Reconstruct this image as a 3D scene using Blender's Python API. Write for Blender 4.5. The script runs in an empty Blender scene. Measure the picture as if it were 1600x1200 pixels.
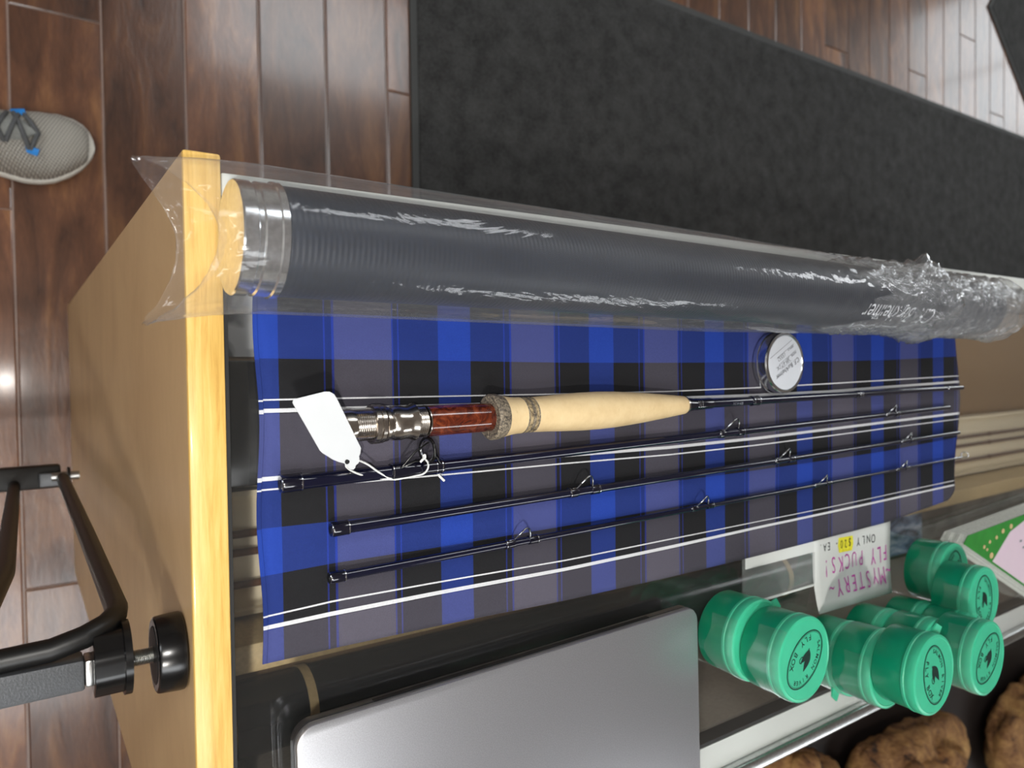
import bpy, bmesh, math, random
from mathutils import Vector, Matrix, noise
random.seed(7)
scn = bpy.context.scene
COL = scn.collection
PI = math.pi

# ------------------------------------------------------------------ camera
CZ = 1.35486          # lens height above the floor
TOP = 0.96886         # glass counter top
cam_d = bpy.data.cameras.new('camera')
cam = bpy.data.objects.new('camera', cam_d); COL.objects.link(cam)
right = Vector((0.01304072, 0.82736258, 0.56151678))
down = Vector((0.99965287, -0.02364439, 0.0116226))
fwd = Vector((0.02289282, 0.5611703, -0.82738372))
M = Matrix((right, -down, -fwd)).transposed().to_4x4(); M.translation = (0, 0, CZ)
cam.matrix_world = M
cam_d.sensor_fit = 'HORIZONTAL'; cam_d.sensor_width = 36
cam_d.lens = 1139 / 1600 * 36
cam_d.clip_start = 0.02; cam_d.clip_end = 60
cam_d.dof.use_dof = True; cam_d.dof.focus_distance = 0.43; cam_d.dof.aperture_fstop = 10.0
scn.camera = cam

# ------------------------------------------------------------------ exposure, world, lights
scn.view_settings.view_transform = 'Standard'
scn.view_settings.look = 'None'
scn.view_settings.exposure = 0.32
scn.view_settings.gamma = 1.0
scn.view_settings.use_curve_mapping = False
w = bpy.data.worlds.new('world'); scn.world = w; w.use_nodes = True
w.node_tree.nodes['Background'].inputs[0].default_value = (0.9, 0.95, 1.0, 1)
w.node_tree.nodes['Background'].inputs[1].default_value = 0.12
KEY_W, FLASH_W, PANEL_E, WINDOW_E = 15.0, 3.0, 7.0, 3.0

fl = bpy.data.lights.new('phone_flash', 'POINT'); fl.energy = FLASH_W; fl.shadow_soft_size = 0.004; fl.color = (1, 0.97, 0.92)
flo = bpy.data.objects.new('phone_flash', fl); COL.objects.link(flo); flo.location = (0.02, -0.03, CZ + 0.004)
ky = bpy.data.lights.new('downlight_bulb', 'AREA'); ky.shape = 'DISK'; ky.size = 0.09; ky.energy = KEY_W; ky.color = (1.0, 0.96, 0.9)
kyo = bpy.data.objects.new('downlight_bulb', ky); COL.objects.link(kyo); kyo.location = (0.62, -0.44, 2.74)
kyo.rotation_euler = (Vector((0.0, 0.45, 0.97)) - Vector(kyo.location)).to_track_quat('-Z', 'Y').to_euler()

# ------------------------------------------------------------------ material helpers
def lin(c):
    return tuple(((v / 255) / 12.92 if v / 255 <= 0.04045 else ((v / 255 + 0.055) / 1.055) ** 2.4) for v in c) + (1,)

class NT:
    def __init__(s, name):
        s.m = bpy.data.materials.new(name); s.m.use_nodes = True
        s.t = s.m.node_tree; s.n = s.t.nodes; s.l = s.t.links
        s.b = s.n['Principled BSDF']; s.o = s.n['Material Output']
    def add(s, typ, **kw):
        nd = s.n.new(typ)
        for k, v in kw.items():
            if k.startswith('i_'):
                nd.inputs[int(k[2:])].default_value = v
            else:
                setattr(nd, k, v)
        return nd
    def link(s, a, b): s.l.new(a, b)
    def ramp(s, fac, stops, interp='LINEAR'):
        r = s.add('ShaderNodeValToRGB'); r.color_ramp.interpolation = interp
        e = r.color_ramp.elements
        e[0].position, e[0].color = stops[0]; e[1].position, e[1].color = stops[1]
        for p, c in stops[2:]:
            x = e.new(p); x.color = c
        s.link(fac, r.inputs[0]); return r.outputs[0]
    def mapping(s, scale=(1, 1, 1), src='Object', rot=(0, 0, 0)):
        tc = s.add('ShaderNodeTexCoord'); mp = s.add('ShaderNodeMapping')
        mp.inputs['Scale'].default_value = scale; mp.inputs['Rotation'].default_value = rot
        s.link(tc.outputs[src], mp.inputs[0]); return mp.outputs[0]
    def noise(s, vec, scale, detail=4, rough=0.55, dist=0.0):
        nz = s.add('ShaderNodeTexNoise'); nz.inputs['Scale'].default_value = scale
        nz.inputs['Detail'].default_value = detail; nz.inputs['Roughness'].default_value = rough
        nz.inputs['Distortion'].default_value = dist
        s.link(vec, nz.inputs['Vector']); return nz.outputs[0]
    def bump(s, h, strength, dist=0.001):
        b = s.add('ShaderNodeBump'); b.inputs['Strength'].default_value = strength; b.inputs['Distance'].default_value = dist
        s.link(h, b.inputs['Height']); return b.outputs[0]
    def math(s, op, a, b=None):
        m = s.add('ShaderNodeMath', operation=op)
        for i, v in enumerate((a, b)):
            if v is None: continue
            if isinstance(v, (int, float)): m.inputs[i].default_value = v
            else: s.link(v, m.inputs[i])
        return m.outputs[0]
    def mix(s, fac, a, b, blend='MIX'):
        m = s.add('ShaderNodeMix', data_type='RGBA', blend_type=blend)
        for i, v in ((0, fac), (6, a), (7, b)):
            if isinstance(v, (int, float, tuple)): m.inputs[i].default_value = v
            else: s.link(v, m.inputs[i])
        return m.outputs[2]
    def p(s, **kw):
        for k, v in kw.items():
            k = k.replace('_', ' ')
            if isinstance(v, (int, float, tuple)): s.b.inputs[k].default_value = v
            else: s.link(v, s.b.inputs[k])
        return s.m

def plain(name, rgb, rough=0.5, metal=0.0, bump=0.0, bscale=300, var=0.1, **kw):
    t = NT(name)
    v = t.mapping()
    nz = t.noise(v, bscale, 3)
    c = lin(rgb)
    col = t.ramp(nz, [(0.3, tuple(x * (1 - var * 1.2) for x in c[:3]) + (1,)), (0.7, tuple(min(1, x * (1 + var)) for x in c[:3]) + (1,))])
    t.p(Base_Color=col, Roughness=rough, Metallic=metal, **kw)
    if bump: t.link(t.bump(nz, bump), t.b.inputs['Normal'])
    return t.m

def film(name, haze, tint, rough=0.06, bump=0.0, bscale=60, stretch=(1, 1, 1), ior=1.5):
    """thin clear sheet: transparent + a little scatter + Fresnel gloss"""
    t = NT(name); t.n.remove(t.b)
    tr = t.add('ShaderNodeBsdfTransparent')
    df = t.add('ShaderNodeBsdfDiffuse'); df.inputs[0].default_value = tint
    tl = t.add('ShaderNodeBsdfTranslucent'); tl.inputs[0].default_value = tint
    sc = t.add('ShaderNodeMixShader'); sc.inputs[0].default_value = 0.35
    t.link(df.outputs[0], sc.inputs[1]); t.link(tl.outputs[0], sc.inputs[2])
    m1 = t.add('ShaderNodeMixShader'); m1.inputs[0].default_value = haze
    if haze > 0.05:
        v = t.mapping(stretch); nz = t.noise(v, 14, 4)
        hz = t.ramp(nz, [(0.3, (haze * .75,) * 3 + (1,)), (0.7, (haze * 1.3,) * 3 + (1,))])
        lw = t.add('ShaderNodeLayerWeight'); lw.inputs[0].default_value = 0.5
        pl_ = t.math('ADD', 0.55, t.math('MULTIPLY', t.math('POWER', lw.outputs['Facing'], 3.0), 3.2))   # longer path through the film at grazing angles
        t.link(t.math('MULTIPLY', hz, pl_), m1.inputs[0])
    t.link(tr.outputs[0], m1.inputs[1]); t.link(sc.outputs[0], m1.inputs[2])
    gl = t.add('ShaderNodeBsdfGlossy'); gl.inputs['Roughness'].default_value = rough
    fr = t.add('ShaderNodeFresnel'); fr.inputs[0].default_value = ior
    m2 = t.add('ShaderNodeMixShader')
    geo = t.add('ShaderNodeNewGeometry')
    if bump:
        v = t.mapping(stretch)
        h = t.noise(v, bscale, 5, 0.6, 0.4)
        n = t.bump(h, bump, 0.004)
        t.link(n, gl.inputs['Normal']); t.link(n, df.inputs['Normal'])
    ir = t.add('ShaderNodeMapRange'); ir.inputs[3].default_value = ior; ir.inputs[4].default_value = 1 / ior
    t.link(geo.outputs['Backfacing'], ir.inputs[0]); t.link(ir.outputs[0], fr.inputs[0])
    t.link(fr.outputs[0], m2.inputs[0]); t.link(m1.outputs[0], m2.inputs[1]); t.link(gl.outputs[0], m2.inputs[2])
    t.link(m2.outputs[0], t.o.inputs[0])
    return t.m

def wood(name, dark, mid, light, scale, stretch, rough, bump=0.1, rand=0.0, coat=0.0, contrast=(0.3, 0.5, 0.72)):
    t = NT(name)
    v = t.mapping(stretch)
    oi = t.add('ShaderNodeObjectInfo')
    add = t.add('ShaderNodeVectorMath', operation='ADD')
    sc = t.math('MULTIPLY', oi.outputs['Random'], 37.0)
    cb = t.add('ShaderNodeCombineXYZ'); t.link(sc, cb.inputs[0]); t.link(sc, cb.inputs[1]); t.link(sc, cb.inputs[2])
    t.link(v, add.inputs[0]); t.link(cb.outputs[0], add.inputs[1])
    vec = add.outputs[0] if rand else v
    g = t.noise(vec, scale, 6, 0.6, 0.6)
    f = t.noise(vec, scale * 7, 4, 0.7)
    gm = t.math('ADD', t.math('MULTIPLY', g, 0.8), t.math('MULTIPLY', f, 0.2))
    col = t.ramp(gm, [(contrast[0], lin(dark)), (contrast[1], lin(mid)), (contrast[2], lin(light))])
    if rand:
        k = t.add('ShaderNodeMapRange'); k.inputs[3].default_value = 1 - rand; k.inputs[4].default_value = 1 + rand
        t.link(oi.outputs['Random'], k.inputs[0])
        hs = t.add('ShaderNodeHueSaturation'); t.link(k.outputs[0], hs.inputs['Value']); t.link(col, hs.inputs['Color']); col = hs.outputs[0]
    t.p(Base_Color=col, Roughness=rough, Coat_Weight=coat, Coat_Roughness=0.12)
    t.link(t.bump(gm, bump, 0.003), t.b.inputs['Normal'])
    return t.m

MT = {}
MT['plank'] = wood('stained_plank', (58, 37, 27), (106, 70, 50), (156, 110, 72), 5.0, (1.0, 4.0, 1), 0.29, 0.5, rand=0.3, coat=0.5, contrast=(0.3, 0.5, 0.74))
MT['floor_gap_glint'] = plain('floor_gap_glint', (150, 130, 120), 0.35)  # pale gap colour stands in for glints off the plank bevels
MT['strip'] = wood('yellow_oak_strip', (196, 150, 72), (222, 180, 97), (236, 200, 124), 16, (1.2, 22, 4), 0.4, 0.08, coat=0.2)
MT['laminate'] = wood('tan_laminate', (184, 150, 108), (196, 163, 120), (206, 174, 130), 7, (1, 1, 1.5), 0.45, 0.02)
MT['alu'] = plain('brushed_aluminium', (205, 208, 208), 0.28, 1.0, 0.05)
MT['white_lip'] = plain('white_enamel', (222, 226, 222), 0.4, var=0.02, bscale=25)
MT['gasket'] = plain('black_gasket', (14, 14, 15), 0.5)
MT['black_plastic'] = plain('black_plastic', (13, 13, 14), 0.22)
MT['black_rubber'] = plain('black_rubber', (20, 20, 21), 0.5)
MT['black_tube'] = plain('black_powder_coat', (11, 11, 11), 0.4, bump=0.05)
MT['grey_bar'] = plain('grey_hammered_steel', (88, 90, 93), 0.42, 0.4, 0.25, 900)
MT['steel'] = plain('steel', (190, 190, 188), 0.3, 1.0)
MT['nickel'] = plain('nickel_silver', (205, 198, 190), 0.2, 1.0)
MT['chrome'] = plain('chrome_wire', (200, 202, 206), 0.12, 1.0)
MT['polished'] = plain('polished_aluminium', (232, 235, 238), 0.17, 1.0)
MT['tag'] = plain('white_card', (198, 201, 204), 0.6, var=0.02, bscale=25)
MT['string'] = plain('white_cotton', (228, 230, 228), 0.8)
MT['paper'] = plain('white_paper', (218, 221, 219), 0.6, var=0.02, bscale=25)
MT['label'] = plain('white_label', (206, 210, 217), 0.4, var=0.02, bscale=25)
MT['ink'] = plain('black_ink', (30, 32, 40), 0.6)
MT['ink_grey'] = plain('grey_ink', (120, 124, 132), 0.6)
MT['magenta'] = plain('magenta_marker', (196, 66, 170), 0.6)
MT['yellow'] = plain('yellow_highlighter', (240, 232, 60), 0.6)
MT['white_print'] = plain('white_print', (225, 230, 235), 0.5)
MT['logo_ink'] = plain('dark_green_print', (14, 44, 38), 0.4)
MT['blank'] = plain('navy_rod_blank', (8, 11, 34), 0.12, Coat_Weight=0.8, Coat_Roughness=0.05)
MT['wrap'] = plain('dark_thread_wrap', (9, 10, 26), 0.15, Coat_Weight=0.8, Coat_Roughness=0.05)
MT['thread'] = plain('dark_thread', (14, 15, 32), 0.9)
MT['glass'] = film('counter_glass', 0.012, (0.8, 0.85, 0.85, 1), 0.015, 0.0)
MT['bag'] = film('clear_plastic_bag', 0.075, (0.88, 0.92, 0.98, 1), 0.09, 0.5, 20, (1, 0.5, 1), 1.5)
MT['bag2'] = film('crumpled_plastic', 0.13, (0.9, 0.94, 0.98, 1), 0.1, 0.8, 70, (1, 0.8, 1), 1.6)
MT['tape'] = film('clear_tape', 0.13, (0.8, 0.95, 0.9, 1), 0.08, 0.1)
MT['sleeve'] = film('clear_acrylic', 0.16, (0.85, 0.9, 0.9, 1), 0.05, 0.0)
MT['cream'] = plain('cream_card', (236, 223, 192), 0.6, var=0.02, bscale=25)
MT['brown_stick'] = plain('brown_cane', (96, 62, 38), 0.4)
MT['case_black'] = plain('gloss_black_box', (12, 12, 13), 0.2)
MT['tan_wood'] = plain('tan_wood', (206, 182, 134), 0.5)
MT['brass'] = plain('aged_brass', (176, 150, 96), 0.3, 0.8)
MT['case_floor'] = plain('kraft_shelf_liner', (140, 112, 78), 0.7)
MT['photo'] = None
MT['liner'] = plain('grey_beige_liner', (158, 148, 136), 0.6)
MT['shoe_sole'] = plain('shoe_rubber', (222, 220, 212), 0.6)
MT['lace'] = plain('grey_lace', (88, 90, 92), 0.8)
MT['shoe_tongue'] = plain('shoe_tongue', (150, 153, 150), 0.85)
MT['blue'] = plain('blue_loop', (40, 140, 225), 0.6)
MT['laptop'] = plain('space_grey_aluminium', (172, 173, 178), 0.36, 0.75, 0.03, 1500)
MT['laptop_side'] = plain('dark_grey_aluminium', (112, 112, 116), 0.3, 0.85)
MT['wall'] = plain('wall_paint', (205, 200, 190), 0.8, bump=0.05)
MT['ceil'] = plain('ceiling_paint', (225, 225, 222), 0.9)
MT['page'] = plain('page_edges', (222, 226, 218), 0.7)
MT['green_cover'] = plain('green_print', (52, 140, 56), 0.45, bscale=60)
MT['pink_cover'] = plain('pink_print', (226, 206, 220), 0.45, var=0.02, bscale=25)
MT['dark_shelf'] = plain('dark_stained_shelf', (30, 21, 18), 0.6)

# green puck plastic
def puck_mat(name, rgb, rough):
    t = NT(name); v = t.mapping()
    nz = t.noise(v, 40, 3)
    c = lin(rgb)
    col = t.ramp(nz, [(0.3, tuple(x * 0.92 for x in c[:3]) + (1,)), (0.7, tuple(x * 1.05 for x in c[:3]) + (1,))])
    t.p(Base_Color=col, Roughness=rough, Subsurface_Weight=0.25, Subsurface_Scale=0.006)
    t.b.inputs['Subsurface Radius'].default_value = (0.3, 1.0, 0.7)
    return t.m
MT['puck_body'] = puck_mat('green_puck_body', (10, 142, 104), 0.28)
MT['puck_lid_lit'] = puck_mat('green_puck_lid_lit', (66, 192, 150), 0.36)  # lid green lightened, the flash and top light put into its colour

# mat
t = NT('charcoal_carpet'); v = t.mapping((1, 1, 1))
n1 = t.noise(v, 260, 4, 0.7); n2 = t.noise(v, 22, 4, 0.6)
hm = t.math('ADD', t.math('MULTIPLY', n1, 0.55), t.math('MULTIPLY', n2, 0.45))
t.p(Base_Color=t.ramp(hm, [(0.32, lin((30, 31, 31))), (0.68, lin((82, 83, 83)))]), Roughness=0.95)
t.link(t.bump(n1, 0.8, 0.004), t.b.inputs['Normal']); MT['mat'] = t.m
MT['mat_edge'] = plain('rubber_mat_edge', (70, 72, 72), 0.7)

# tube cloth
t = NT('navy_tube_fabric'); v = t.mapping((1, 1, 1))
wv = t.add('ShaderNodeTexWave', wave_type='BANDS', bands_direction='Y'); wv.inputs['Scale'].default_value = 110
t.link(v, wv.inputs['Vector'])
nz = t.noise(v, 500, 3)
t.p(Base_Color=t.ramp(nz, [(0.3, lin((15, 20, 31))), (0.7, lin((27, 34, 48)))]), Roughness=0.42)
t.link(t.bump(wv.outputs[0], 0.18, 0.0006), t.b.inputs['Normal']); MT['tube'] = t.m

# plaid, driven by uv in metres (u along the length, v across)
t = NT('blue_black_plaid')
uv = t.add('ShaderNodeUVMap'); uv.uv_map = 'cloth'
sp = t.add('ShaderNodeSeparateXYZ'); t.link(uv.outputs[0], sp.inputs[0])
PU, PV = 0.1165, 0.113
BLUE, BLK, GRY, BL2, WHT = (0.011, 0.044, 0.31, 1), (0.0075, 0.0075, 0.009, 1), (0.090, 0.083, 0.110, 1), (0.016, 0.032, 0.27, 1), (0.9, 0.9, 0.92, 1)
fu = t.math('FRACT', t.math('DIVIDE', t.math('SUBTRACT', sp.outputs[0], 0.2068 - 10 * PU), PU))
fv = t.math('FRACT', t.math('DIVIDE', t.math('SUBTRACT', sp.outputs[1], 0.0824 - 10 * PV), PV))
def bands(fac, lst, per):
    return t.ramp(fac, [(a / per, c) for a, c in lst], 'CONSTANT')
cu = bands(fu, [(0, BLUE), (.0222, BLK), (.0462, BL2), (.0471, BLK), (.0508, BL2), (.052, GRY), (.0862, BL2), (.0872, BLK), (.0901, BL2), (.091, BLK)], PU)
cv = bands(fv, [(0, BLUE), (.0241, BLK), (.053, GRY), (.0861, BLK)], PV)
mk = bands(fv, [(0, BLK), (.0451, WHT), (.0462, BLK), (.0505, WHT), (.0528, BLK), (.0863, WHT), (.0884, BLK), (.0924, WHT), (.0935, BLK)], PV)
base = t.mix(0.5, cu, cv)
wf = t.math('MULTIPLY', mk, 0.82)
base = t.mix(wf, base, (0.85, 0.86, 0.88, 1))
wa = t.math('SINE', t.math('MULTIPLY', sp.outputs[0], 2 * PI / 0.0009))
wb = t.math('SINE', t.math('MULTIPLY', sp.outputs[1], 2 * PI / 0.0009))
wk = t.math('MULTIPLY', wa, wb)
tcv = t.mapping((1, 1, 1)); fz = t.noise(tcv, 1600, 2)
kk = t.math('ADD', t.math('MULTIPLY', wk, 0.14), t.math('ADD', t.math('MULTIPLY', fz, 0.5), 0.76))
hs = t.add('ShaderNodeHueSaturation'); t.link(base, hs.inputs['Color']); t.link(kk, hs.inputs['Value'])
t.p(Base_Color=hs.outputs[0], Roughness=0.85, Specular_IOR_Level=0.2)
t.link(t.bump(wk, 0.25, 0.0003), t.b.inputs['Normal']); MT['plaid'] = t.m

# cork
t = NT('cork'); v = t.mapping((1, 1, 1))
n1 = t.noise(v, 90, 5, 0.6); n2 = t.noise(t.mapping((1, 5, 1)), 160, 4, 0.7)
c1 = t.ramp(n1, [(0.25, lin((202, 172, 125))), (0.55, lin((220, 194, 148))), (0.8, lin((228, 206, 163)))])
c2 = t.ramp(n2, [(0.28, lin((150, 108, 62))), (0.36, lin((232, 206, 158)))])
t.p(Base_Color=t.mix(0.75, c1, t.mix(1.0, c1, c2, 'MULTIPLY')), Roughness=0.6)
t.link(c1.node.outputs[0], t.b.inputs['Base Color'])
mixn = t.mix(0.35, c1, c2); t.link(mixn, t.b.inputs['Base Color'])
t.link(t.bump(n2, 0.15, 0.001), t.b.inputs['Normal']); MT['cork'] = t.m
t = NT('rubberised_cork'); v = t.mapping()
n1 = t.noise(v, 700, 3, 0.8)
t.p(Base_Color=t.ramp(n1, [(0.35, lin((44, 40, 36))), (0.5, lin((112, 102, 88))), (0.7, lin((178, 164, 140)))]), Roughness=0.6); MT['cork_dark'] = t.m
t = NT('burl_cork_ring'); v = t.mapping()
n1 = t.noise(v, 220, 4, 0.7, 1.5)
t.p(Base_Color=t.ramp(n1, [(0.35, lin((70, 58, 46))), (0.5, lin((150, 132, 100))), (0.7, lin((206, 182, 138)))]), Roughness=0.6); MT['cork_burl'] = t.m
# burl wood
t = NT('red_burl_wood'); v = t.mapping((1, 0.7, 1), rot=(0.3, 0.2, 0.5))
n1 = t.noise(v, 110, 6, 0.65, 2.2)
t.p(Base_Color=t.ramp(n1, [(0.3, lin((38, 13, 9))), (0.5, lin((88, 34, 19))), (0.72, lin((138, 68, 36)))]), Roughness=0.16, Coat_Weight=0.6, Coat_Roughness=0.05); MT['burl'] = t.m
# fur
t = NT('mottled_hide'); v = t.mapping()
n1 = t.noise(v, 17, 4, 0.6, 0.9); n2 = t.noise(t.mapping((3, 1, 1)), 70, 4, 0.7)
m_ = t.math('ADD', t.math('MULTIPLY', n1, 0.75), t.math('MULTIPLY', n2, 0.25))
t.p(Base_Color=t.ramp(m_, [(0.36, lin((40, 24, 16))), (0.42, lin((128, 86, 50))), (0.55, lin((176, 130, 78))), (0.7, lin((216, 172, 108)))]), Roughness=0.7)
t.link(t.bump(n2, 0.9, 0.01), t.b.inputs['Normal']); MT['hide'] = t.m
# knit shoe upper
t = NT('grey_knit'); v = t.mapping((1, 1, 1), rot=(0, 0, 0.5))
w1 = t.add('ShaderNodeTexWave', bands_direction='X'); w1.inputs['Scale'].default_value = 80; t.link(v, w1.inputs['Vector'])
w2 = t.add('ShaderNodeTexWave', bands_direction='Y'); w2.inputs['Scale'].default_value = 80; t.link(v, w2.inputs['Vector'])
wm = t.math('MULTIPLY', w1.outputs[0], w2.outputs[0])
t.p(Base_Color=t.ramp(wm, [(0.0, lin((150, 146, 138))), (0.6, lin((212, 209, 200)))]), Roughness=0.9)
t.link(t.bump(wm, 0.7, 0.003), t.b.inputs['Normal']); MT['knit'] = t.m
# black and white photograph on the sheet in the case
t = NT('monochrome_photo'); v = t.mapping()
n1 = t.noise(v, 16, 3, 0.5, 0.8)
t.p(Base_Color=t.ramp(n1, [(0.4, lin((16, 16, 17))), (0.52, lin((120, 122, 124))), (0.6, lin((205, 208, 210)))]), Roughness=0.3); MT['photo'] = t.m
t = NT('blue_river_photo'); v = t.mapping((2.5, 1, 1))
n1 = t.noise(v, 22, 4, 0.6, 0.5)
t.p(Base_Color=t.ramp(n1, [(0.35, lin((36, 52, 78))), (0.5, lin((120, 146, 180))), (0.65, lin((190, 204, 220)))]), Roughness=0.4); MT['bluepic'] = t.m
t = NT('grey_slate_liner'); v = t.mapping()
n1 = t.noise(v, 14, 4, 0.6, 0.5)
t.p(Base_Color=t.ramp(n1, [(0.3, lin((70, 64, 58))), (0.7, lin((146, 142, 134)))]), Roughness=0.6); MT['slate'] = t.m
def emis(name, col, e):
    t = NT(name); t.p(Base_Color=(0, 0, 0, 1), Emission_Color=col, Emission_Strength=e); return t.m
MT['panel_light'] = emis('lit_diffuser', (0.95, 0.98, 1, 1), PANEL_E)
MT['daylight'] = emis('daylight_pane', (0.92, 0.97, 1, 1), WINDOW_E)

# ------------------------------------------------------------------ object helpers
def tag(o, label, cat, group=None):
    o['label'] = label; o['category'] = cat
    if group: o['group'] = group
    return o
def link(name, me, mat, parent=None, smooth=False, ang=None):
    o = bpy.data.objects.new(name, me); COL.objects.link(o)
    if mat:
        me.materials.clear(); me.materials.append(MT[mat] if isinstance(mat, str) else mat)
    if smooth:
        me.polygons.foreach_set('use_smooth', [True] * len(me.polygons))
        if ang is not None:
            me.set_sharp_from_angle(angle=math.radians(ang))
    if parent: o.parent = parent
    return o
def pyd(name, V, F, mat, parent=None, smooth=False, ang=None):
    me = bpy.data.meshes.new(name); me.from_pydata([tuple(v) for v in V], [], F); me.update()
    return link(name, me, mat, parent, smooth, ang)
def thing(name, label, cat, loc=(0, 0, 0), rz=0.0, group=None):
    o = bpy.data.objects.new(name, None); COL.objects.link(o); o.location = loc; o.rotation_euler = (0, 0, rz)
    o.empty_display_size = 0.05
    return tag(o, label, cat, group)
def struct(o):
    o['kind'] = 'structure'; return o
def box(name, lo, hi, mat, parent=None, bev=0.0, seg=2):
    bm = bmesh.new(); bmesh.ops.create_cube(bm, size=1)
    for v in bm.verts:
        v.co = Vector([(lo[i] + hi[i]) / 2 + v.co[i] * (hi[i] - lo[i]) for i in range(3)])
    if bev:
        bmesh.ops.bevel(bm, geom=list(bm.edges), offset=bev, segments=seg, affect='EDGES', profile=0.5)
    me = bpy.data.meshes.new(name); bm.to_mesh(me); bm.free()
    return link(name, me, mat, parent, bool(bev), 40 if bev else None)
def frame(d, upv=Vector((0, 0, 1))):
    d = d.normalized(); a = d.cross(upv)
    if a.length < 1e-4: a = d.cross(Vector((1, 0, 0)))
    a.normalize(); return a, a.cross(d).normalized()
def tube(name, pts, rad, mat, parent=None, n=12, cap=True, ang=50):
    pts = [Vector(p) for p in pts]; k = len(pts)
    if not hasattr(rad, '__len__'): rad = [rad] * k
    V, F = [], []
    prev = None
    for i, p in enumerate(pts):
        d = pts[min(i + 1, k - 1)] - pts[max(i - 1, 0)]
        if prev is None: a, b = frame(d)
        else:
            a = prev - d.normalized() * prev.dot(d.normalized())
            a.normalize(); b = a.cross(d.normalized())
        prev = a
        for j in range(n):
            th = 2 * PI * j / n
            V.append(p + (a * math.cos(th) + b * math.sin(th)) * rad[i])
    for i in range(k - 1):
        for j in range(n):
            F.append((i * n + j, i * n + (j + 1) % n, (i + 1) * n + (j + 1) % n, (i + 1) * n + j))
    if cap:
        F.append(tuple(range(n))[::-1]); F.append(tuple((k - 1) * n + j for j in range(n)))
    o = pyd(name, V, F, mat, parent, True, ang)
    bm = bmesh.new(); bm.from_mesh(o.data); bmesh.ops.recalc_face_normals(bm, faces=bm.faces); bm.to_mesh(o.data); bm.free()
    return o
def lathe(name, A, B, prof, mat, parent=None, n=40, ang=28):
    """profile (t along A->B in metres, r) turned about the axis A->B"""
    A = Vector(A); d = (Vector(B) - A).normalized()
    return tube(name, [A + d * t for t, r in prof], [max(r, 1e-5) for t, r in prof], mat, parent, n, True, ang)
def lathe_z(prof, n=48):
    V, F = [], []
    for (r, z) in prof:
        for j in range(n):
            th = 2 * PI * j / n; V.append((r * math.cos(th), r * math.sin(th), z))
    for i in range(len(prof) - 1):
        for j in range(n):
            F.append((i * n + j, i * n + (j + 1) % n, (i + 1) * n + (j + 1) % n, (i + 1) * n + j))
    F.append(tuple(range(n))[::-1]); F.append(tuple((len(prof) - 1) * n + j for j in range(n)))
    return V, F
def prism(name, poly, z0, z1, mat, parent=None):
    n = len(poly)
    V = [(x, y, z0) for x, y in poly] + [(x, y, z1) for x, y in poly]
    F = [tuple(range(n))[::-1], tuple(range(n, 2 * n))] + [(i, (i + 1) % n, n + (i + 1) % n, n + i) for i in range(n)]
    o = pyd(name, V, F, mat, parent)
    bm = bmesh.new(); bm.from_mesh(o.data); bmesh.ops.recalc_face_normals(bm, faces=bm.faces); bm.to_mesh(o.data); bm.free()
    return o
def rrect(x0, y0, x1, y1, r, n=8):
    P = []
    for cx, cy, a0 in ((x1 - r, y1 - r, 0), (x0 + r, y1 - r, 90), (x0 + r, y0 + r, 180), (x1 - r, y0 + r, 270)):
        for i in range(n + 1):
            a = math.radians(a0 + 90 * i / n); P.append((cx + r * math.cos(a), cy + r * math.sin(a)))
    return P
_tc = {}
def text_geo(s, thin=0.0, shear=0.0):
    k = (s, thin, shear)
    if k not in _tc:
        c = bpy.data.curves.new('lettering', 'FONT'); c.body = s; c.size = 1.0; c.offset = thin; c.shear = shear; c.resolution_u = 3
        o = bpy.data.objects.new('lettering', c); COL.objects.link(o)
        dg = bpy.context.evaluated_depsgraph_get(); dg.update()
        me = bpy.data.meshes.new_from_object(o.evaluated_get(dg))
        V = [(v.co.x, v.co.y) for v in me.vertices]; F = [tuple(p.vertices) for p in me.polygons]
        bpy.data.objects.remove(o); bpy.data.curves.remove(c); bpy.data.meshes.remove(me)
        _tc[k] = (V, F)
    return _tc[k]
class Print:
    """flat lettering and marks gathered into one mesh"""
    def __init__(s): s.V, s.F = [], []
    def text(s, body, fn, size, thin=0.0, shear=0.0, center=True, spread=1.0):
        V, F = text_geo(body, thin, shear)
        if not V: return
        x0 = min(v[0] for v in V); x1 = max(v[0] for v in V); off = (x0 + x1) / 2 if center else x0
        b = len(s.V)
        s.V += [fn((x - off) * size * spread, y * size) for x, y in V]; s.F += [tuple(b + i for i in f) for f in F]
    def poly(s, P, fn):
        b = len(s.V); s.V += [fn(*p) for p in P]; s.F.append(tuple(range(b, b + len(P))))
    def stroke(s, P, wd, fn):
        for (x0, y0), (x1, y1) in zip(P[:-1], P[1:]):
            L = math.hypot(x1 - x0, y1 - y0) or 1
            nx, ny = -(y1 - y0) / L * wd / 2, (x1 - x0) / L * wd / 2
            s.poly([(x0 + nx, y0 + ny), (x0 - nx, y0 - ny), (x1 - nx, y1 - ny), (x1 + nx, y1 + ny)], fn)
    def build(s, name, mat, parent=None): return pyd(name, s.V, s.F, mat, parent)

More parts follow.
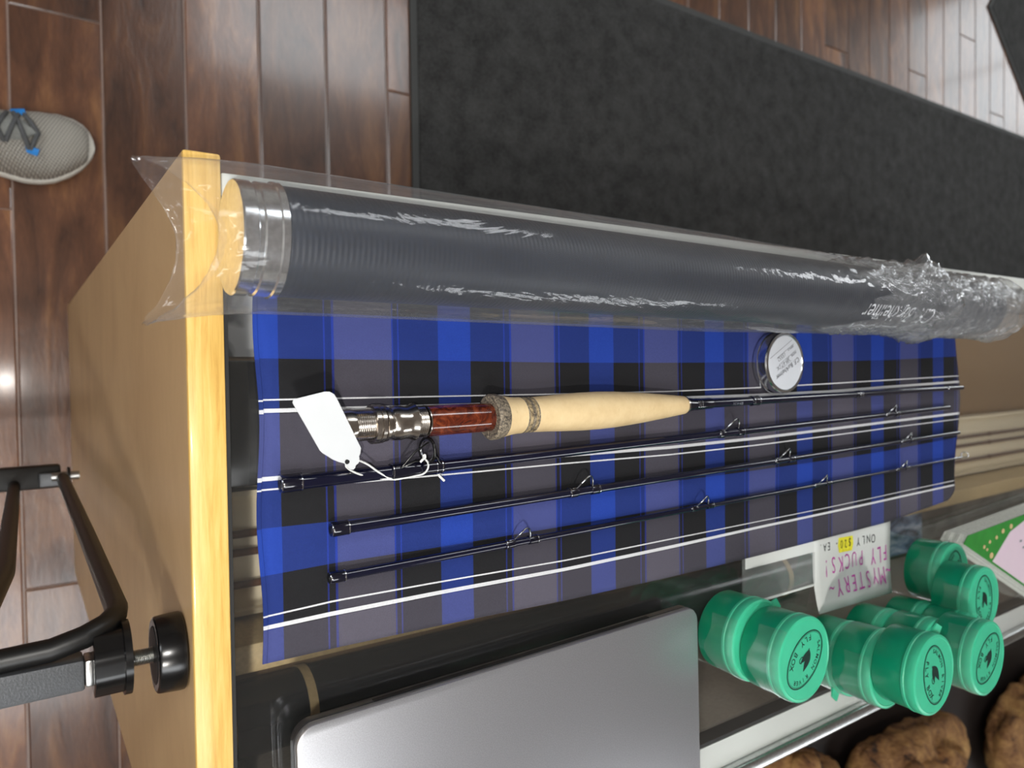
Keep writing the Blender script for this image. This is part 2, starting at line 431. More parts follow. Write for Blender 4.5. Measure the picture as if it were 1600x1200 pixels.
# ------------------------------------------------------------------ room
fl_o = struct(box('floor', (-4.5, -3.5, -0.05), (4.5, 7.0, -0.0022), 'floor_gap_glint'))
def plank_mesh(L, W=0.1222):
    c = 0.0022
    V = [(0, 0, -0.002), (L, 0, -0.002), (L, W, -0.002), (0, W, -0.002), (0, 0, -0.0012), (L, 0, -0.0012), (L, W, -0.0012), (0, W, -0.0012),
         (c, c, 0), (L - c, c, 0), (L - c, W - c, 0), (c, W - c, 0)]
    F = [(0, 1, 5, 4), (1, 2, 6, 5), (2, 3, 7, 6), (3, 0, 4, 7), (4, 5, 9, 8), (5, 6, 10, 9), (6, 7, 11, 10), (7, 4, 8, 11), (8, 9, 10, 11)]
    me = bpy.data.meshes.new('plank'); me.from_pydata(V, [], F); me.update(); me.materials.append(MT['plank']); return me
known = {-1: -0.251, 0: -0.564, 5: -0.558, 2: -1.05, 1: 0.35, 3: 0.2, 4: -1.35}
pm = {}
rp = random.Random(3)
for k in range(-5, 36):
    y = 0.0018 + 0.125 * k
    j = known.get(k, rp.uniform(-1.5, 0.4))
    xs = [-2.6, 1.6]
    x = j
    while x > -2.6 + 0.2: xs.append(x); x -= rp.choice([0.9, 1.1, 1.3])
    x = j + rp.choice([0.9, 1.1, 1.3])
    while x < 1.4: xs.append(x); x += rp.choice([0.9, 1.1, 1.3])
    xs = sorted(set(xs))
    for a, b in zip(xs[:-1], xs[1:]):
        L = round(b - a - 0.0014, 4)
        if L not in pm: pm[L] = plank_mesh(L)
        o = bpy.data.objects.new('plank', pm[L]); COL.objects.link(o); o.parent = fl_o; o.location = (a + 0.0007, y, 0)
struct(box('ceiling', (-4.5, -3.5, 2.8), (4.5, 7.0, 2.86), 'ceil'))
struct(box('wall_left', (-4.6, -3.5, -0.05), (-4.5, 7.0, 2.8), 'wall'))
struct(box('wall_right', (4.5, -3.5, -0.05), (4.6, 7.0, 2.8), 'wall'))
struct(box('wall_front', (-4.6, -3.6, -0.05), (4.6, -3.5, 2.8), 'wall'))
struct(box('wall_back', (-4.6, 7.0, -0.05), (4.6, 7.1, 2.8), 'wall'))
wn = struct(box('window_1', (-3.25, 6.94, 0.75), (-1.75, 6.999, 2.25), 'white_lip'))
box('pane', (-3.18, 6.935, 0.82), (-2.52, 6.94, 2.18), 'daylight', wn); box('pane', (-2.48, 6.935, 0.82), (-1.82, 6.94, 2.18), 'daylight', wn)
for lx, ly, d in ((-1.95, 1.45, 'over the long charcoal mat'), (1.3, -0.3, 'over the aisle behind the counter'), (-1.2, -1.6, 'over the bare planks by the sneaker'), (2.8, 3.6, 'at the far end behind the counter'), (-1.3, 3.9, 'added for fill over the far floor corner'), (0.5, -2.3, 'added behind the counter end to brighten its panel'), (2.4, 2.3, 'added for fill over the low shelf with hides')):  # some panels here are unseen extras, added to lift the fill light
    L = thing('ceiling_light', 'lit rectangular ceiling light panel ' + d, 'light', (lx, ly, 2.8), 0, 'ceiling light panels')
    box('frame', (-0.32, -0.62, -0.03), (0.32, 0.62, 0), 'white_lip', L)
    box('diffuser', (-0.3, -0.6, -0.034), (0.3, 0.6, -0.0305), 'panel_light', L)
L = thing('downlight', 'small round ceiling downlight above the glass counter', 'light', (0.62, -0.44, 2.8))
V, F = lathe_z([(0.075, 0.0), (0.075, -0.075), (0.062, -0.075), (0.055, -0.045), (0.01, -0.045)], 32)
pyd('housing', V, F, 'white_lip', L, True, 40)

# mats
def mat_obj(name, label, loc, rz, sx, sy):
    m = thing(name, label, 'mat', loc, rz)
    box('pile', (0.016, 0.016, 0.0), (sx - 0.016, sy - 0.016, 0.009), 'mat', m, 0.002, 1)
    for lo, hi in (((0, 0, 0), (sx, 0.0155, 0.006)), ((0, sy - 0.0155, 0), (sx, sy, 0.006)), ((0, 0.0158, 0), (0.0155, sy - 0.0158, 0.006)), ((sx - 0.0155, 0.0158, 0), (sx, sy - 0.0158, 0.006))):
        box('edging', lo, hi, 'mat_edge', m)
mat_obj('floor_mat', 'long charcoal carpet mat on the floor along the counter', (-0.948, 0.677, 0.0), 0.0, 0.83, 3.2)
mat_obj('floor_mat', 'charcoal carpet mat lying askew in the far floor corner', (-1.411, 3.228, 0.0), math.radians(48), 1.2, 0.8)

# ------------------------------------------------------------------ counter
ct = thing('display_counter', 'glass topped display counter with tan end panel and aluminium rails', 'counter', (0.12, 0.0687, 0))
def cb(name, lo, hi, mat, bev=0.0, seg=2):
    d = Vector((0.12, 0.0687, 0))
    return box(name, Vector(lo) - d, Vector(hi) - d, mat, ct, bev, seg)
YE = 2.4
cb('end_panel', (-0.1072, 0.0687, 0.0), (0.318, 0.0855, TOP - 0.0005), 'laminate')
st = cb('edge_strip', (-0.1078, 0.0684, TOP), (0.343, 0.0862, TOP + 0.004), 'strip', 0.0014)
st['label'] = 'yellow oak edge strip capping the end panel'
cb('gasket', (-0.095, 0.0864, TOP - 0.008), (0.328, 0.0885, TOP + 0.0008), 'gasket')
gt = cb('glass_top', (-0.0868, 0.0888, TOP - 0.006), (0.3285, YE, TOP), 'glass')
# front rail: white cap, grey inner channel; rear rail: white lip below the glass edge and silver nosing
cb('rail_cap', (-0.0994, 0.0866, TOP - 0.03), (-0.0872, YE, TOP + 0.002), 'white_lip', 0.0012)
cb('rail_channel', (-0.0868, 0.0888, TOP - 0.022), (-0.0753, YE, TOP - 0.0065), 'alu')
cb('rail_lip', (0.306, 0.0888, TOP - 0.0085), (0.3285, YE, TOP - 0.0063), 'white_lip')
cb('rail_nosing', (0.3288, 0.0866, TOP - 0.03), (0.3410, YE, TOP + 0.0015), 'alu', 0.003, 3)
cb('rail_dark_strip', (0.3025, 0.0888, TOP - 0.02), (0.3055, YE, TOP - 0.0063), 'gasket')  # thin black strip along the inner side of the white lip
cb('front_pane', (-0.098, 0.0866, 0.34), (-0.093, YE, TOP - 0.032), 'glass')
cb('plinth', (-0.1, 0.0866, 0.0), (0.318, YE, 0.33), 'laminate')
cb('rear_panel', (0.309, 0.0866, 0.34), (0.318, YE, TOP - 0.032), 'liner')
cb('far_panel', (-0.1072, YE + 0.001, 0.0), (0.318, YE + 0.018, TOP), 'laminate')
SH = TOP - 0.235
cb('case_shelf', (-0.09, 0.0868, SH - 0.012), (0.3, YE - 0.01, SH), 'case_floor')

# ------------------------------------------------------------------ things inside the case
tag(prism('photo_print', [(-0.07, 0.09), (-0.012, 0.092), (-0.01, 0.34), (-0.07, 0.34)], SH + 0.0005, SH + 0.0015, 'photo'), 'black and white photo print inside the glass case', 'photo')
bb = thing('gear_box', 'long glossy black box inside the case under the plaid bag', 'box', (0.045, 0.6, SH))
box('body', (-0.052, -0.5, 0), (0.045, 0.68, 0.028), 'case_black', bb, 0.003)
box('lid', (-0.053, -0.501, 0.0283), (0.046, 0.681, 0.036), 'case_black', bb, 0.003)
cr = thing('card_tray', 'long cream card tray inside the glass case', 'tray', (0.15, 1.0, SH))
box('base', (-0.054, -0.9, 0.0), (0.046, 0.95, 0.012), 'cream', cr, 0.001)
box('rim', (-0.054, -0.9, 0.0122), (-0.05, 0.95, 0.02), 'cream', cr); box('rim', (0.042, -0.9, 0.0122), (0.046, 0.95, 0.02), 'cream', cr)
for x, d in ((0.131, 'nearest the black box'), (0.146, 'in the middle of the cream tray'), (0.172, 'nearest the dark rod tube')):
    c = thing('cane_strip', 'brown cane strip lying in the tray ' + d, 'cane', (x, 0.12, SH + 0.0155), 0, 'brown cane strips in the tray')
    tube('cane', [(0, 0, 0), (0.001, 0.6, 0), (0, 1.8, 0)], [0.0032, 0.003, 0.0026], 'brown_stick', c, 8)
    for k in range(7):
        tube('node', [(0.0003, 0.08 + 0.25 * k, 0), (0.0003, 0.085 + 0.25 * k, 0)], 0.0036, 'brown_stick', c, 8)
tag(box('wood_slat', (0.200, 0.0905, SH + 0.0003), (0.2215, 1.6, SH + 0.075), 'tan_wood', None, 0.002), 'pale wooden slat inside the case beside the dark tube', 'slat')
rt = thing('dark_rod_tube', 'black rod tube with brass rings inside the glass case', 'tube', (0.2735, 0.1, SH + 0.0308))
tube('body', [(0, 0.03, 0), (0, 0.76, 0)], 0.029, 'case_black', rt, 32)
lathe('end_cap', (0, -0.008, 0), (0, 1, 0), [(0, 0.018), (0.004, 0.025), (0.03, 0.0296), (0.0375, 0.030)], 'brass', rt, 32)
for y in (0.085, 0.70):
    tube('ring', [(0, y, 0), (0, y + 0.007, 0)], 0.0302, 'tan_wood', rt, 32)
tag(prism('picture_card', [(0.17, 0.88), (0.30, 0.88), (0.30, 1.2), (0.17, 1.2)], SH + 0.022, SH + 0.0228, 'bluepic'), 'blue river picture card in the case under the green pucks', 'card')
tag(prism('slate_sheet', [(0.232, 1.22), (0.3, 1.22), (0.3, 2.2), (0.232, 2.2)], SH + 0.0005, SH + 0.002, 'slate'), 'grey mottled liner sheet at the far end of the case', 'sheet')

# ------------------------------------------------------------------ plaid rod bag
ys = [.104, .14, .2, .3, .4, .5, .6, .7, .84]
rows = [(-.066, [-.0665] * 9),
        (-.0050, [-.0049, -.0043, -.0033, -.0012, -.0004, -.0001, -.0002, -.0008, -.0041]),
        (.0152, [.0151, .0155, .0165, .0181, .0194, .0192, .0181, .0170, .0155]),
        (.0212, [.0207, .0213, .0221, .0233, .0244, .0255, .0258, .0242, .0221]),
        (.0563, [.0553, .0559, .0569, .0587, .0604, .0602, .0587, .0572, .0553]),
        (.0622, [.0613, .0620, .0632, .0643, .0662, .0663, .0651, .0638, .0622]),
        (.0824, [.0816, .0826, .0841, .0857, .0870, .0875, .0874, .0866, .0822]),
        (.1065, [.1060, .1053, .1063, .1063, .1062, .1061, .1060, .1059, .1058]),
        (.1280, [.1271, .1259, .1270, .1294, .1295, .1298, .1299, .1292, .1283]),
        (.1340, [.1331, .1329, .1335, .1353, .1352, .1343, .1340, .1337, .1332]),
        (.1536, [.1520, .1522, .1534, .1567, .1581, .1583, .1574, .1565, .1475])]
def interp(x, xs, vs):
    if x <= xs[0]: return vs[0]
    for i in range(len(xs) - 1):
        if x <= xs[i + 1]:
            k = (x - xs[i]) / (xs[i + 1] - xs[i]); return vs[i] + (vs[i + 1] - vs[i]) * k
    return vs[-1]
def cloth_x(v, y):
    return interp(v, [r[0] for r in rows], [interp(y, ys, r[1]) for r in rows])
def cloth_z(x, y):
    n = noise.noise(Vector((x * 22, y * 9, 0.3))) * 0.5 + noise.noise(Vector((x * 60, y * 26, 1.7))) * 0.22
    return TOP + 0.0016 + max(0.0, 0.0011 * (n + 0.55))
def cloth(name, u0, u1, v0, v1, nu, nv, dz, parent, dx=0.0, du=0.0, round_far=True):
    V, F, UV = [], [], []
    for i in range(nu + 1):
        for j in range(nv + 1):
            v = v0 + (v1 - v0) * j / nv
            far = u1
            if round_far:
                e = max(0.0, (v - (v1 - 0.02)) / 0.02); far = u1 - 0.018 * e ** 3
                far += 0.006 * math.sin(v * 38)
            near = u0 + 0.0012 * math.sin(v * 60)
            y = near + (far - near) * i / nu
            x = cloth_x(v, y) + dx
            V.append((x, y, cloth_z(x, y) + dz)); UV.append((y + du, v))
    for i in range(nu):
        for j in range(nv):
            F.append((i * (nv + 1) + j, i * (nv + 1) + j + 1, (i + 1) * (nv + 1) + j + 1, (i + 1) * (nv + 1) + j)[::-1])
    o = pyd(name, V, F, 'plaid', parent, True)
    ul = o.data.uv_layers.new(name='cloth')
    for lp in o.data.loops: ul.data[lp.index].uv = UV[lp.vertex_index]
    s = o.modifiers.new('thick', 'SOLIDIFY'); s.thickness = 0.0007; s.offset = -1
    return o
bag = thing('plaid_rod_sock', 'blue, black and grey plaid cloth rod sock spread flat on the glass', 'cloth', (0, 0, 0))
cloth('cloth', 0.1035, 0.842, -0.066, 0.1536, 130, 60, 0.0006, bag)
cloth('under_layer', 0.1015, 0.82, -0.06, 0.1535, 60, 30, -0.0007, bag, 0.0006, -0.004, False)
def stitch(p0, p1, amp=0.0):
    V, F = [], []
    (xa, ya), (xb, yb) = p0, p1
    n = max(2, int(math.hypot(xb - xa, yb - ya) / 0.0042))
    dx, dy = (xb - xa) / n, (yb - ya) / n; L = math.hypot(dx, dy); nx, ny = -dy / L * .00036, dx / L * .00036
    for i in range(n):
        x, y = xa + dx * i, ya + dy * i
        x += amp * math.sin(i * .35)
        x2, y2 = x + dx * .72, y + dy * .72
        z = cloth_z(x, y) + .0008; z2 = cloth_z(x2, y2) + .0008; b = len(V)
        V += [(x + nx, y + ny, z), (x - nx, y - ny, z), (x2 - nx, y2 - ny, z2), (x2 + nx, y2 + ny, z2)]; F.append((b, b + 1, b + 2, b + 3))
    pyd('stitching', V, F, 'thread', bag)
stitch((-0.062, 0.1116), (0.1515, 0.1118), 0.0003)
stitch((-0.0142, 0.142), (-0.0105, 0.83), 0.0003)
stitch((0.093, 0.19), (0.0965, 0.60), 0.0003)

# ------------------------------------------------------------------ fly rod sections
def P3(a, b, y):
    k = (y - a[1]) / (b[1] - a[1]); return Vector(a) + (Vector(b) - Vector(a)) * k
def wraps(o, a, b, y0, y1, r):
    tube('thread_wrap', [P3(a, b, y0), P3(a, b, y0 + .001), P3(a, b, y1 - .001), P3(a, b, y1)], [r * .96, r, r, r * .96], 'wrap', o, 14)
def band(o, a, b, y, r, wd=0.0006):
    tube('trim_band', [P3(a, b, y), P3(a, b, y + wd)], r, 'chrome', o, 14)
def snake(o, a, b, y, r, h, L=0.011):
    n0 = Vector((-0.86, 0, 0.5)); c = P3(a, b, y); s_ = n0.cross(Vector((0, 1, 0))).normalized()
    pts = []
    for i in range(25):
        q = -PI / 2 + PI * i / 24
        pts.append(c + Vector((0, math.sin(q) * L / 2, 0)) + n0 * (r + 1.35 * h * math.cos(q)) + s_ * (.0012 * math.sin(2 * q)))
    pts = [pts[0] + Vector((0, -.004, 0))] + pts + [pts[-1] + Vector((0, .004, 0))]
    tube('line_guide', pts, 0.0006, 'chrome', o, 8)
    wraps(o, a, b, y - L / 2 - .0055, y - L / 2 + .0004, r + .0006); wraps(o, a, b, y + L / 2 - .0004, y + L / 2 + .0055, r + .0006)
    band(o, a, b, y - L / 2 - .0062, r + .0007); band(o, a, b, y + L / 2 + .0057, r + .0007)
def rod(label, a, b, r0, r1):
    o = thing('fly_rod_section', label, 'fishing rod', (0, 0, 0), 0, 'fly rod sections on the plaid cloth')
    n = 16
    tube('blank', [Vector(a) + (Vector(b) - Vector(a)) * i / n for i in range(n + 1)], [r0 + (r1 - r0) * i / n for i in range(n + 1)], 'blank', o, 16)
    rr = lambda y: r0 + (r1 - r0) * (y - a[1]) / (b[1] - a[1])
    return o, rr
def ferrule(o, a, b, rr, L):
    y0 = a[1]
    tube('ferrule', [P3(a, b, y0 - .0008), P3(a, b, y0 + .0005), P3(a, b, y0 + L)], [rr(y0) * .98, rr(y0) + .0007, rr(y0) + .0006], 'wrap', o, 16)
    tube('socket', [P3(a, b, y0 - .0011), P3(a, b, y0 - .0006)], rr(y0) * .62, 'gasket', o, 14)
    band(o, a, b, y0 - .0007, rr(y0) + .0004, .0005); band(o, a, b, y0 + L, rr(y0) + .0008)

# butt section with grip
a, b = (0.0300, 0.152, TOP + .0168), (0.0283, 0.842, TOP + .0085)
o1, rr = rod('fly rod butt section with cork grip and burl wood reel seat', (0.0299, 0.24, TOP + .0157), (0.0283, 0.842, TOP + .0085), 0.0042, 0.0022)
y0 = lambda y: y - 0.140
A_, B_ = P3(a, b, 0.140), P3(a, b, 0.842)
def seat(name, prof, mat, n=48): return lathe(name, A_, B_, [(y0(y), r) for y, r in prof], mat, o1, n)
seat('butt_cap', [(.1405, .004), (.141, .0088), (.1445, .0092), (.147, .0088)], 'nickel')
# threaded barrel
thr = []
for i in range(28):
    y = .1472 + i * .0006; thr.append((y, .0086 if i % 2 else .0081))
seat('thread_barrel', thr, 'nickel')
seat('knurled_ring', [(.1572, .0088), (.1576, .0106), (.1600, .0108), (.1606, .0098), (.1612, .0106), (.1632, .0106), (.1640, .0092)], 'nickel')
seat('sliding_hood', [(.1641, .0090), (.1646, .0100), (.1662, .0099), (.1672, .0091), (.1686, .0089), (.1700, .0096), (.1740, .0098), (.1775, .0092), (.1800, .0094), (.1822, .0104), (.1830, .0105), (.1834, .0094)], 'nickel')
thr = [(.1835 + i * .0006, .0090 if i % 2 else .0086) for i in range(11)]
seat('thread_collar', thr, 'nickel')
seat('seat_lip', [(.1902, .0086), (.1903, .0091), (.1910, .0091), (.1911, .0086)], 'nickel')
seat('wood_insert', [(.1912, .0086), (.1915, .0089), (.215, .0088), (.2385, .0084)], 'burl')
seat('winding_hood', [(.2346, .0086), (.235, .0093), (.2356, .0093), (.236, .0088)], 'nickel')
seat('flared_ring', [(.2345, .0098), (.2338, .0126), (.2350, .0139), (.2385, .0138), (.2420, .0128), (.2430, .0115)], 'cork_dark')
seat('hood_socket', [(.2347, .0088), (.2342, .0112), (.2352, .0114)], 'gasket')
seat('grip_collar', [(.2421, .0128), (.2450, .0122), (.2490, .0116), (.2530, .0113), (.2560, .0112)], 'cork')
seat('accent_ring', [(.2561, .0112), (.2566, .0114), (.2570, .0112)], 'cork_dark')
seat('accent_ring', [(.2571, .0111), (.2596, .0110)], 'cork_burl')
seat('accent_ring', [(.2597, .0111), (.2618, .0110)], 'cork_dark')
seat('accent_ring', [(.2619, .0110), (.2640, .0110)], 'cork_burl')
seat('accent_ring', [(.2641, .0110), (.2644, .0112), (.2649, .0111)], 'cork_dark')
seat('cork_grip', [(.2650, .0110), (.275, .0113), (.290, .0120), (.305, .0125), (.320, .0126), (.335, .0122), (.350, .0113), (.365, .0102), (.380, .0089), (.395, .0075), (.4035, .0066), (.4050, .0060)], 'cork')
seat('grip_check', [(.4040, .0066), (.4058, .0064), (.4065, .0050)], 'nickel')
seat('winding_check', [(.4066, .0052), (.4085, .0052), (.416, .0044)], 'wrap')
ra, rb = (0.0299, 0.24, TOP + .0157), (0.0283, 0.842, TOP + .0085)
wraps(o1, ra, rb, .416, .435, .0043); wraps(o1, ra, rb, .482, .492, .004)
for y, q in ((.4165, .0046), (.4185, .0046), (.421, .0045), (.483, .0043), (.4905, .0042)): band(o1, ra, rb, y, q, .0007)
band(o1, ra, rb, .637, .0037, .0014); band(o1, ra, rb, .641, .0035, .0008); wraps(o1, ra, rb, .632, .645, .0033)
band(o1, ra, rb, .808, .003, .001)
pr = Print()
def on_blank(u, v):
    y = .462 - u; c = P3(ra, rb, y); r = .00415; th = v / r
    return c + Vector((math.sin(th), 0, math.cos(th))) * r
pr.text('389-4 DK', on_blank, .0032); pr.build('inscription', 'ink_grey', o1)

# second: stripping guide
a, b = (0.0588, 0.1113, TOP + .0090), (0.0484, 0.8121, TOP + .0088)
o2, rr = rod('rod section with round stripping guide, next to the cork grip', a, b, .0040, .0022)
ferrule(o2, a, b, rr, .0095)
wraps(o2, a, b, .172, .205, .0046); band(o2, a, b, .1725, .0048); band(o2, a, b, .2035, .0048); band(o2, a, b, .200, .0047, .0004)
c = Vector((.0466, .1920, TOP + .0165)); rgv = []
n0 = (Vector((0.0, .985, -.17))).normalized(); aa, bb_ = frame(n0)
ringpts = [c + (aa * math.cos(q) * .0070 + bb_ * math.sin(q) * .0070) for q in [2 * PI * i / 28 for i in range(29)]]
tube('stripping_ring', ringpts, .0010, 'black_plastic', o2, 10); tube('ring_insert', [c + (p - c) * .86 for p in ringpts], .0006, 'chrome', o2, 8)
f0, f1 = P3(a, b, .177) + Vector((-.002, 0, .004)), P3(a, b, .202) + Vector((-.002, 0, .004))
for side in (0.7, -0.55):
    tp = c + aa * .0066 * side * 1.25 + bb_ * .001
    tube('frame_leg', [f0, (f0 + tp) / 2 + Vector((-.002, -.001, .002)), tp], .0006, 'black_plastic', o2, 8)
tube('frame_leg', [f1, (f1 + c) / 2 + Vector((0, .003, -.003)), c + Vector((.0062, .001, -.0015))], .0006, 'black_plastic', o2, 8)
snake(o2, a, b, .462, rr(.462), .0075, .016); snake(o2, a, b, .698, rr(.698), .006, .012)
# third
a, b = (0.0860, 0.1379, TOP + .0085), (0.0765, 0.8352, TOP + .0082)
o3, rr = rod('rod section with ferrule and three snake guides, third from the grip', a, b, .0034, .0018)
ferrule(o3, a, b, rr, .0085)
snake(o3, a, b, .313, rr(.313), .0068, .013); snake(o3, a, b, .530, rr(.53), .0066, .013); snake(o3, a, b, .728, rr(.728), .0058, .012)
# tip
a, b = (0.1121, 0.1367, TOP + .0078), (0.1037, 0.8400, TOP + .0076)
o4, rr = rod('thinnest rod tip section with ring tip top, nearest the laptop', a, b, .0027, .0009)
ferrule(o4, a, b, rr, .0075)
for y in (.262, .430, .586, .721): snake(o4, a, b, y, rr(y), .0062, .012)
c = P3(a, b, .8435) + Vector((-.003, 0, .003))
tube('tip_ring', [c + Vector((.0028 * math.cos(q), .0012 * math.sin(q), .0032 * math.sin(q))) for q in [2 * PI * i / 20 for i in range(21)]], .0005, 'chrome', o4, 8)
tube('tip_sleeve', [P3(a, b, .826), P3(a, b, .8415)], [.0012, .0011], 'chrome', o4, 10)

# ------------------------------------------------------------------ price tag and its string
def ray(px, py):
    v = right * (px - 800) + down * (py - 600) + fwd * 1139
    return v
def at(px, py, z):
    v = ray(px, py); k = (z - CZ) / v.z; return Vector((0, 0, CZ)) + v * k
tg = thing('price_tag', 'blank white paper tag tied by string to the rod guide', 'tag', (0.03, 0.14, TOP + .004))
# outline of the card, in card coordinates (along its length, across), read off its drawn proportions
tri = [(457, 629), (459, 624), (507, 612), (515, 612), (522, 616), (526, 622), (560, 692), (564, 700), (563, 708), (561, 713), (562, 720), (560, 724), (556, 727), (555, 731), (552, 734), (546, 733), (543, 729), (538, 724), (530, 722), (520, 718), (514, 714), (504, 708), (500, 704)]
zt = lambda px, py: TOP + .0292 + (py - 660) * -.00009 + (px - 540) * .00004
top_ = [at(x, y, zt(x, y)) for x, y in tri]
org = Vector(tg.location)
n_ = len(top_)
V = [p - org for p in top_] + [p - org - Vector((0, 0, .0005)) for p in top_]
F = [tuple(range(n_))[::-1], tuple(range(n_, 2 * n_))] + [(i, (i + 1) % n_, n_ + (i + 1) % n_, n_ + i) for i in range(n_)]
cd = pyd('card', V, F, 'tag', tg)
bm = bmesh.new(); bm.from_mesh(cd.data); bmesh.ops.recalc_face_normals(bm, faces=bm.faces); bm.to_mesh(cd.data); bm.free()
hole = at(542.5, 721.5, zt(542, 721) + .0003)
V = [hole - org + Vector((.0013 * math.cos(q), .0013 * math.sin(q), .00005)) for q in [2 * PI * i / 16 for i in range(16)]]
pyd('eyelet', V, [tuple(range(16))], 'gasket', cd)
def smooth(pts, n=6):
    out = []
    for i in range(len(pts) - 1):
        p0, p1, p2, p3 = pts[max(i - 1, 0)], pts[i], pts[i + 1], pts[min(i + 2, len(pts) - 1)]
        for k in range(n):
            s = k / n
            out.append(0.5 * ((2 * p1) + (p2 - p0) * s + (2 * p0 - 5 * p1 + 4 * p2 - p3) * s * s + (3 * p1 - p0 - 3 * p2 + p3) * s ** 3))
    out.append(pts[-1]); return out
def cord(name, spec, r=.00055):
    tube(name, smooth([at(x, y, TOP + h + .0024) - org for x, y, h in spec]), r, 'string', tg, 8)
cord('string', [(542, 721, .0158), (541, 729, .0155), (552, 737, .012), (575, 745, .009), (600, 748, .0085), (618, 749, .0085), (640, 745, .009), (660, 741, .011), (668, 733, .014), (669, 724, .0155), (665, 718, .0165), (661, 714, .017)])
cord('string', [(560, 719, .0165), (575, 726, .0135), (592, 738, .011), (608, 747, .0088), (618, 749.5, .0085)])
cord('string_knot', [(661, 712, .0172), (664, 711, .0182), (664, 716, .0178), (660, 718, .0175), (657, 722, .017), (662, 717, .018)], .0006)
cord('string_end', [(682, 738, .006), (688, 745, .0045), (694, 751, .004)], .0008)

# ------------------------------------------------------------------ rod tube, its cap and the plastic bag
TZ = TOP + .0318
ta, tb = Vector((-.0620, .0830, TZ)), Vector((-.0545, .826, TZ))
rtube = thing('rod_tube', 'dark navy rod case tube with polished metal end collar', 'rod tube', (-.062, .083, TOP + .003))
off = Vector(rtube.location); A0, B0 = ta - off, tb - off
fb = lathe('fabric_body', A0, B0, [(.0205, .0258), (.021, .0264), (.60, .0264), (.742, .0264), (.7425, .02)], 'tube', rtube, 72)
lathe('end_collar', A0, B0, [(.0004, .0235), (.0, .0262), (.0008, .0268), (.0065, .0268), (.0072, .0260), (.0092, .0260), (.0100, .0268), (.0165, .0268), (.0172, .0276), (.0202, .0276), (.0206, .0262)], 'polished', rtube, 72)
lathe('end_plug', A0, B0, [(.0018, .0002), (.0018, .0230), (.0003, .0234), (.0003, .0238), (.003, .0238)], 'polished', rtube, 72)
pr = Print()
def on_tube(u, v):
    y = .612 - u; c = A0 + (B0 - A0).normalized() * (y - .083); th = math.radians(19) + v / .0266
    return c + Vector((math.sin(th), 0, math.cos(th))) * .0268
pr.text('Burkheimer', on_tube, .0225, thin=-.006, shear=.35, spread=.72)
pr.text('C.F.', lambda u, v: on_tube(u - .062, v), .0225, thin=-.006, shear=.35, spread=.72)
pr.stroke([(.036, .0205), (.030, .0285), (.022, .0225), (.012, .0255), (.004, .0215), (-.006, .025), (-.010, .0225), (-.020, .0235), (-.034, .0225)], .0013, on_tube)
pr.build('lettering', 'white_print', fb)

cap = thing('tube_cap', 'round silver screw cap with white printed label lying against the plastic bag', 'cap', at(1205, 567, TOP + .0035))
cap.location.z = TOP + .0036
V, F = lathe_z([(.0228, 0), (.0248, .0006), (.0252, .002), (.0252, .0045), (.0243, .0050), (.0243, .0062), (.0250, .0068), (.0252, .0125), (.0246, .0136), (.0226, .0138), (.0222, .0132)], 64)
pyd('cap_ring', V, F, 'polished', cap, True, 30)
V, F = lathe_z([(.0219, .0132), (.0221, .0135), (.0220, .0137)], 48); ldisc = pyd('label_disc', V, F, 'label', cap)
pr = Print(); pg = Print()
ca, sa = math.cos(math.radians(-62)), math.sin(math.radians(-62))
def on_cap(u, v):
    # lettering reads from far to near, tilted
    x, y = v, -u
    q = math.radians(28); return (x * math.cos(q) - y * math.sin(q), x * math.sin(q) + y * math.cos(q), .0139)
pr.text('C.F. Burkheimer', lambda u, v: on_cap(u, v + .0035), .0058, spread=.88)
pr.text('MODEL', lambda u, v: on_cap(u - .0125, v - .0022), .0026, spread=.9)
pr.text('389-4/7 DK.', lambda u, v: on_cap(u + .0035, v - .0024), .0050, thin=-.01, shear=.2, spread=.8)
pr.text('SERIAL #', lambda u, v: on_cap(u - .0115, v - .0082), .0024, spread=.9)
pr.text('15552.', lambda u, v: on_cap(u + .003, v - .0084), .0050, thin=-.01, shear=.2, spread=.9)
pg.stroke([(-.017, -.0027), (.008, -.0027)], .0003, on_cap); pg.stroke([(-.017, -.0087), (.008, -.0087)], .0003, on_cap); pg.stroke([(-.0165, -.0126), (.0165, -.0126)], .0004, on_cap)
pg.text('FLY ROD COMPANY', lambda u, v: on_cap(u, v + .0012), .0016)
pr.build('lettering', 'ink', ldisc); pg.build('fine_print', 'ink_grey', ldisc)

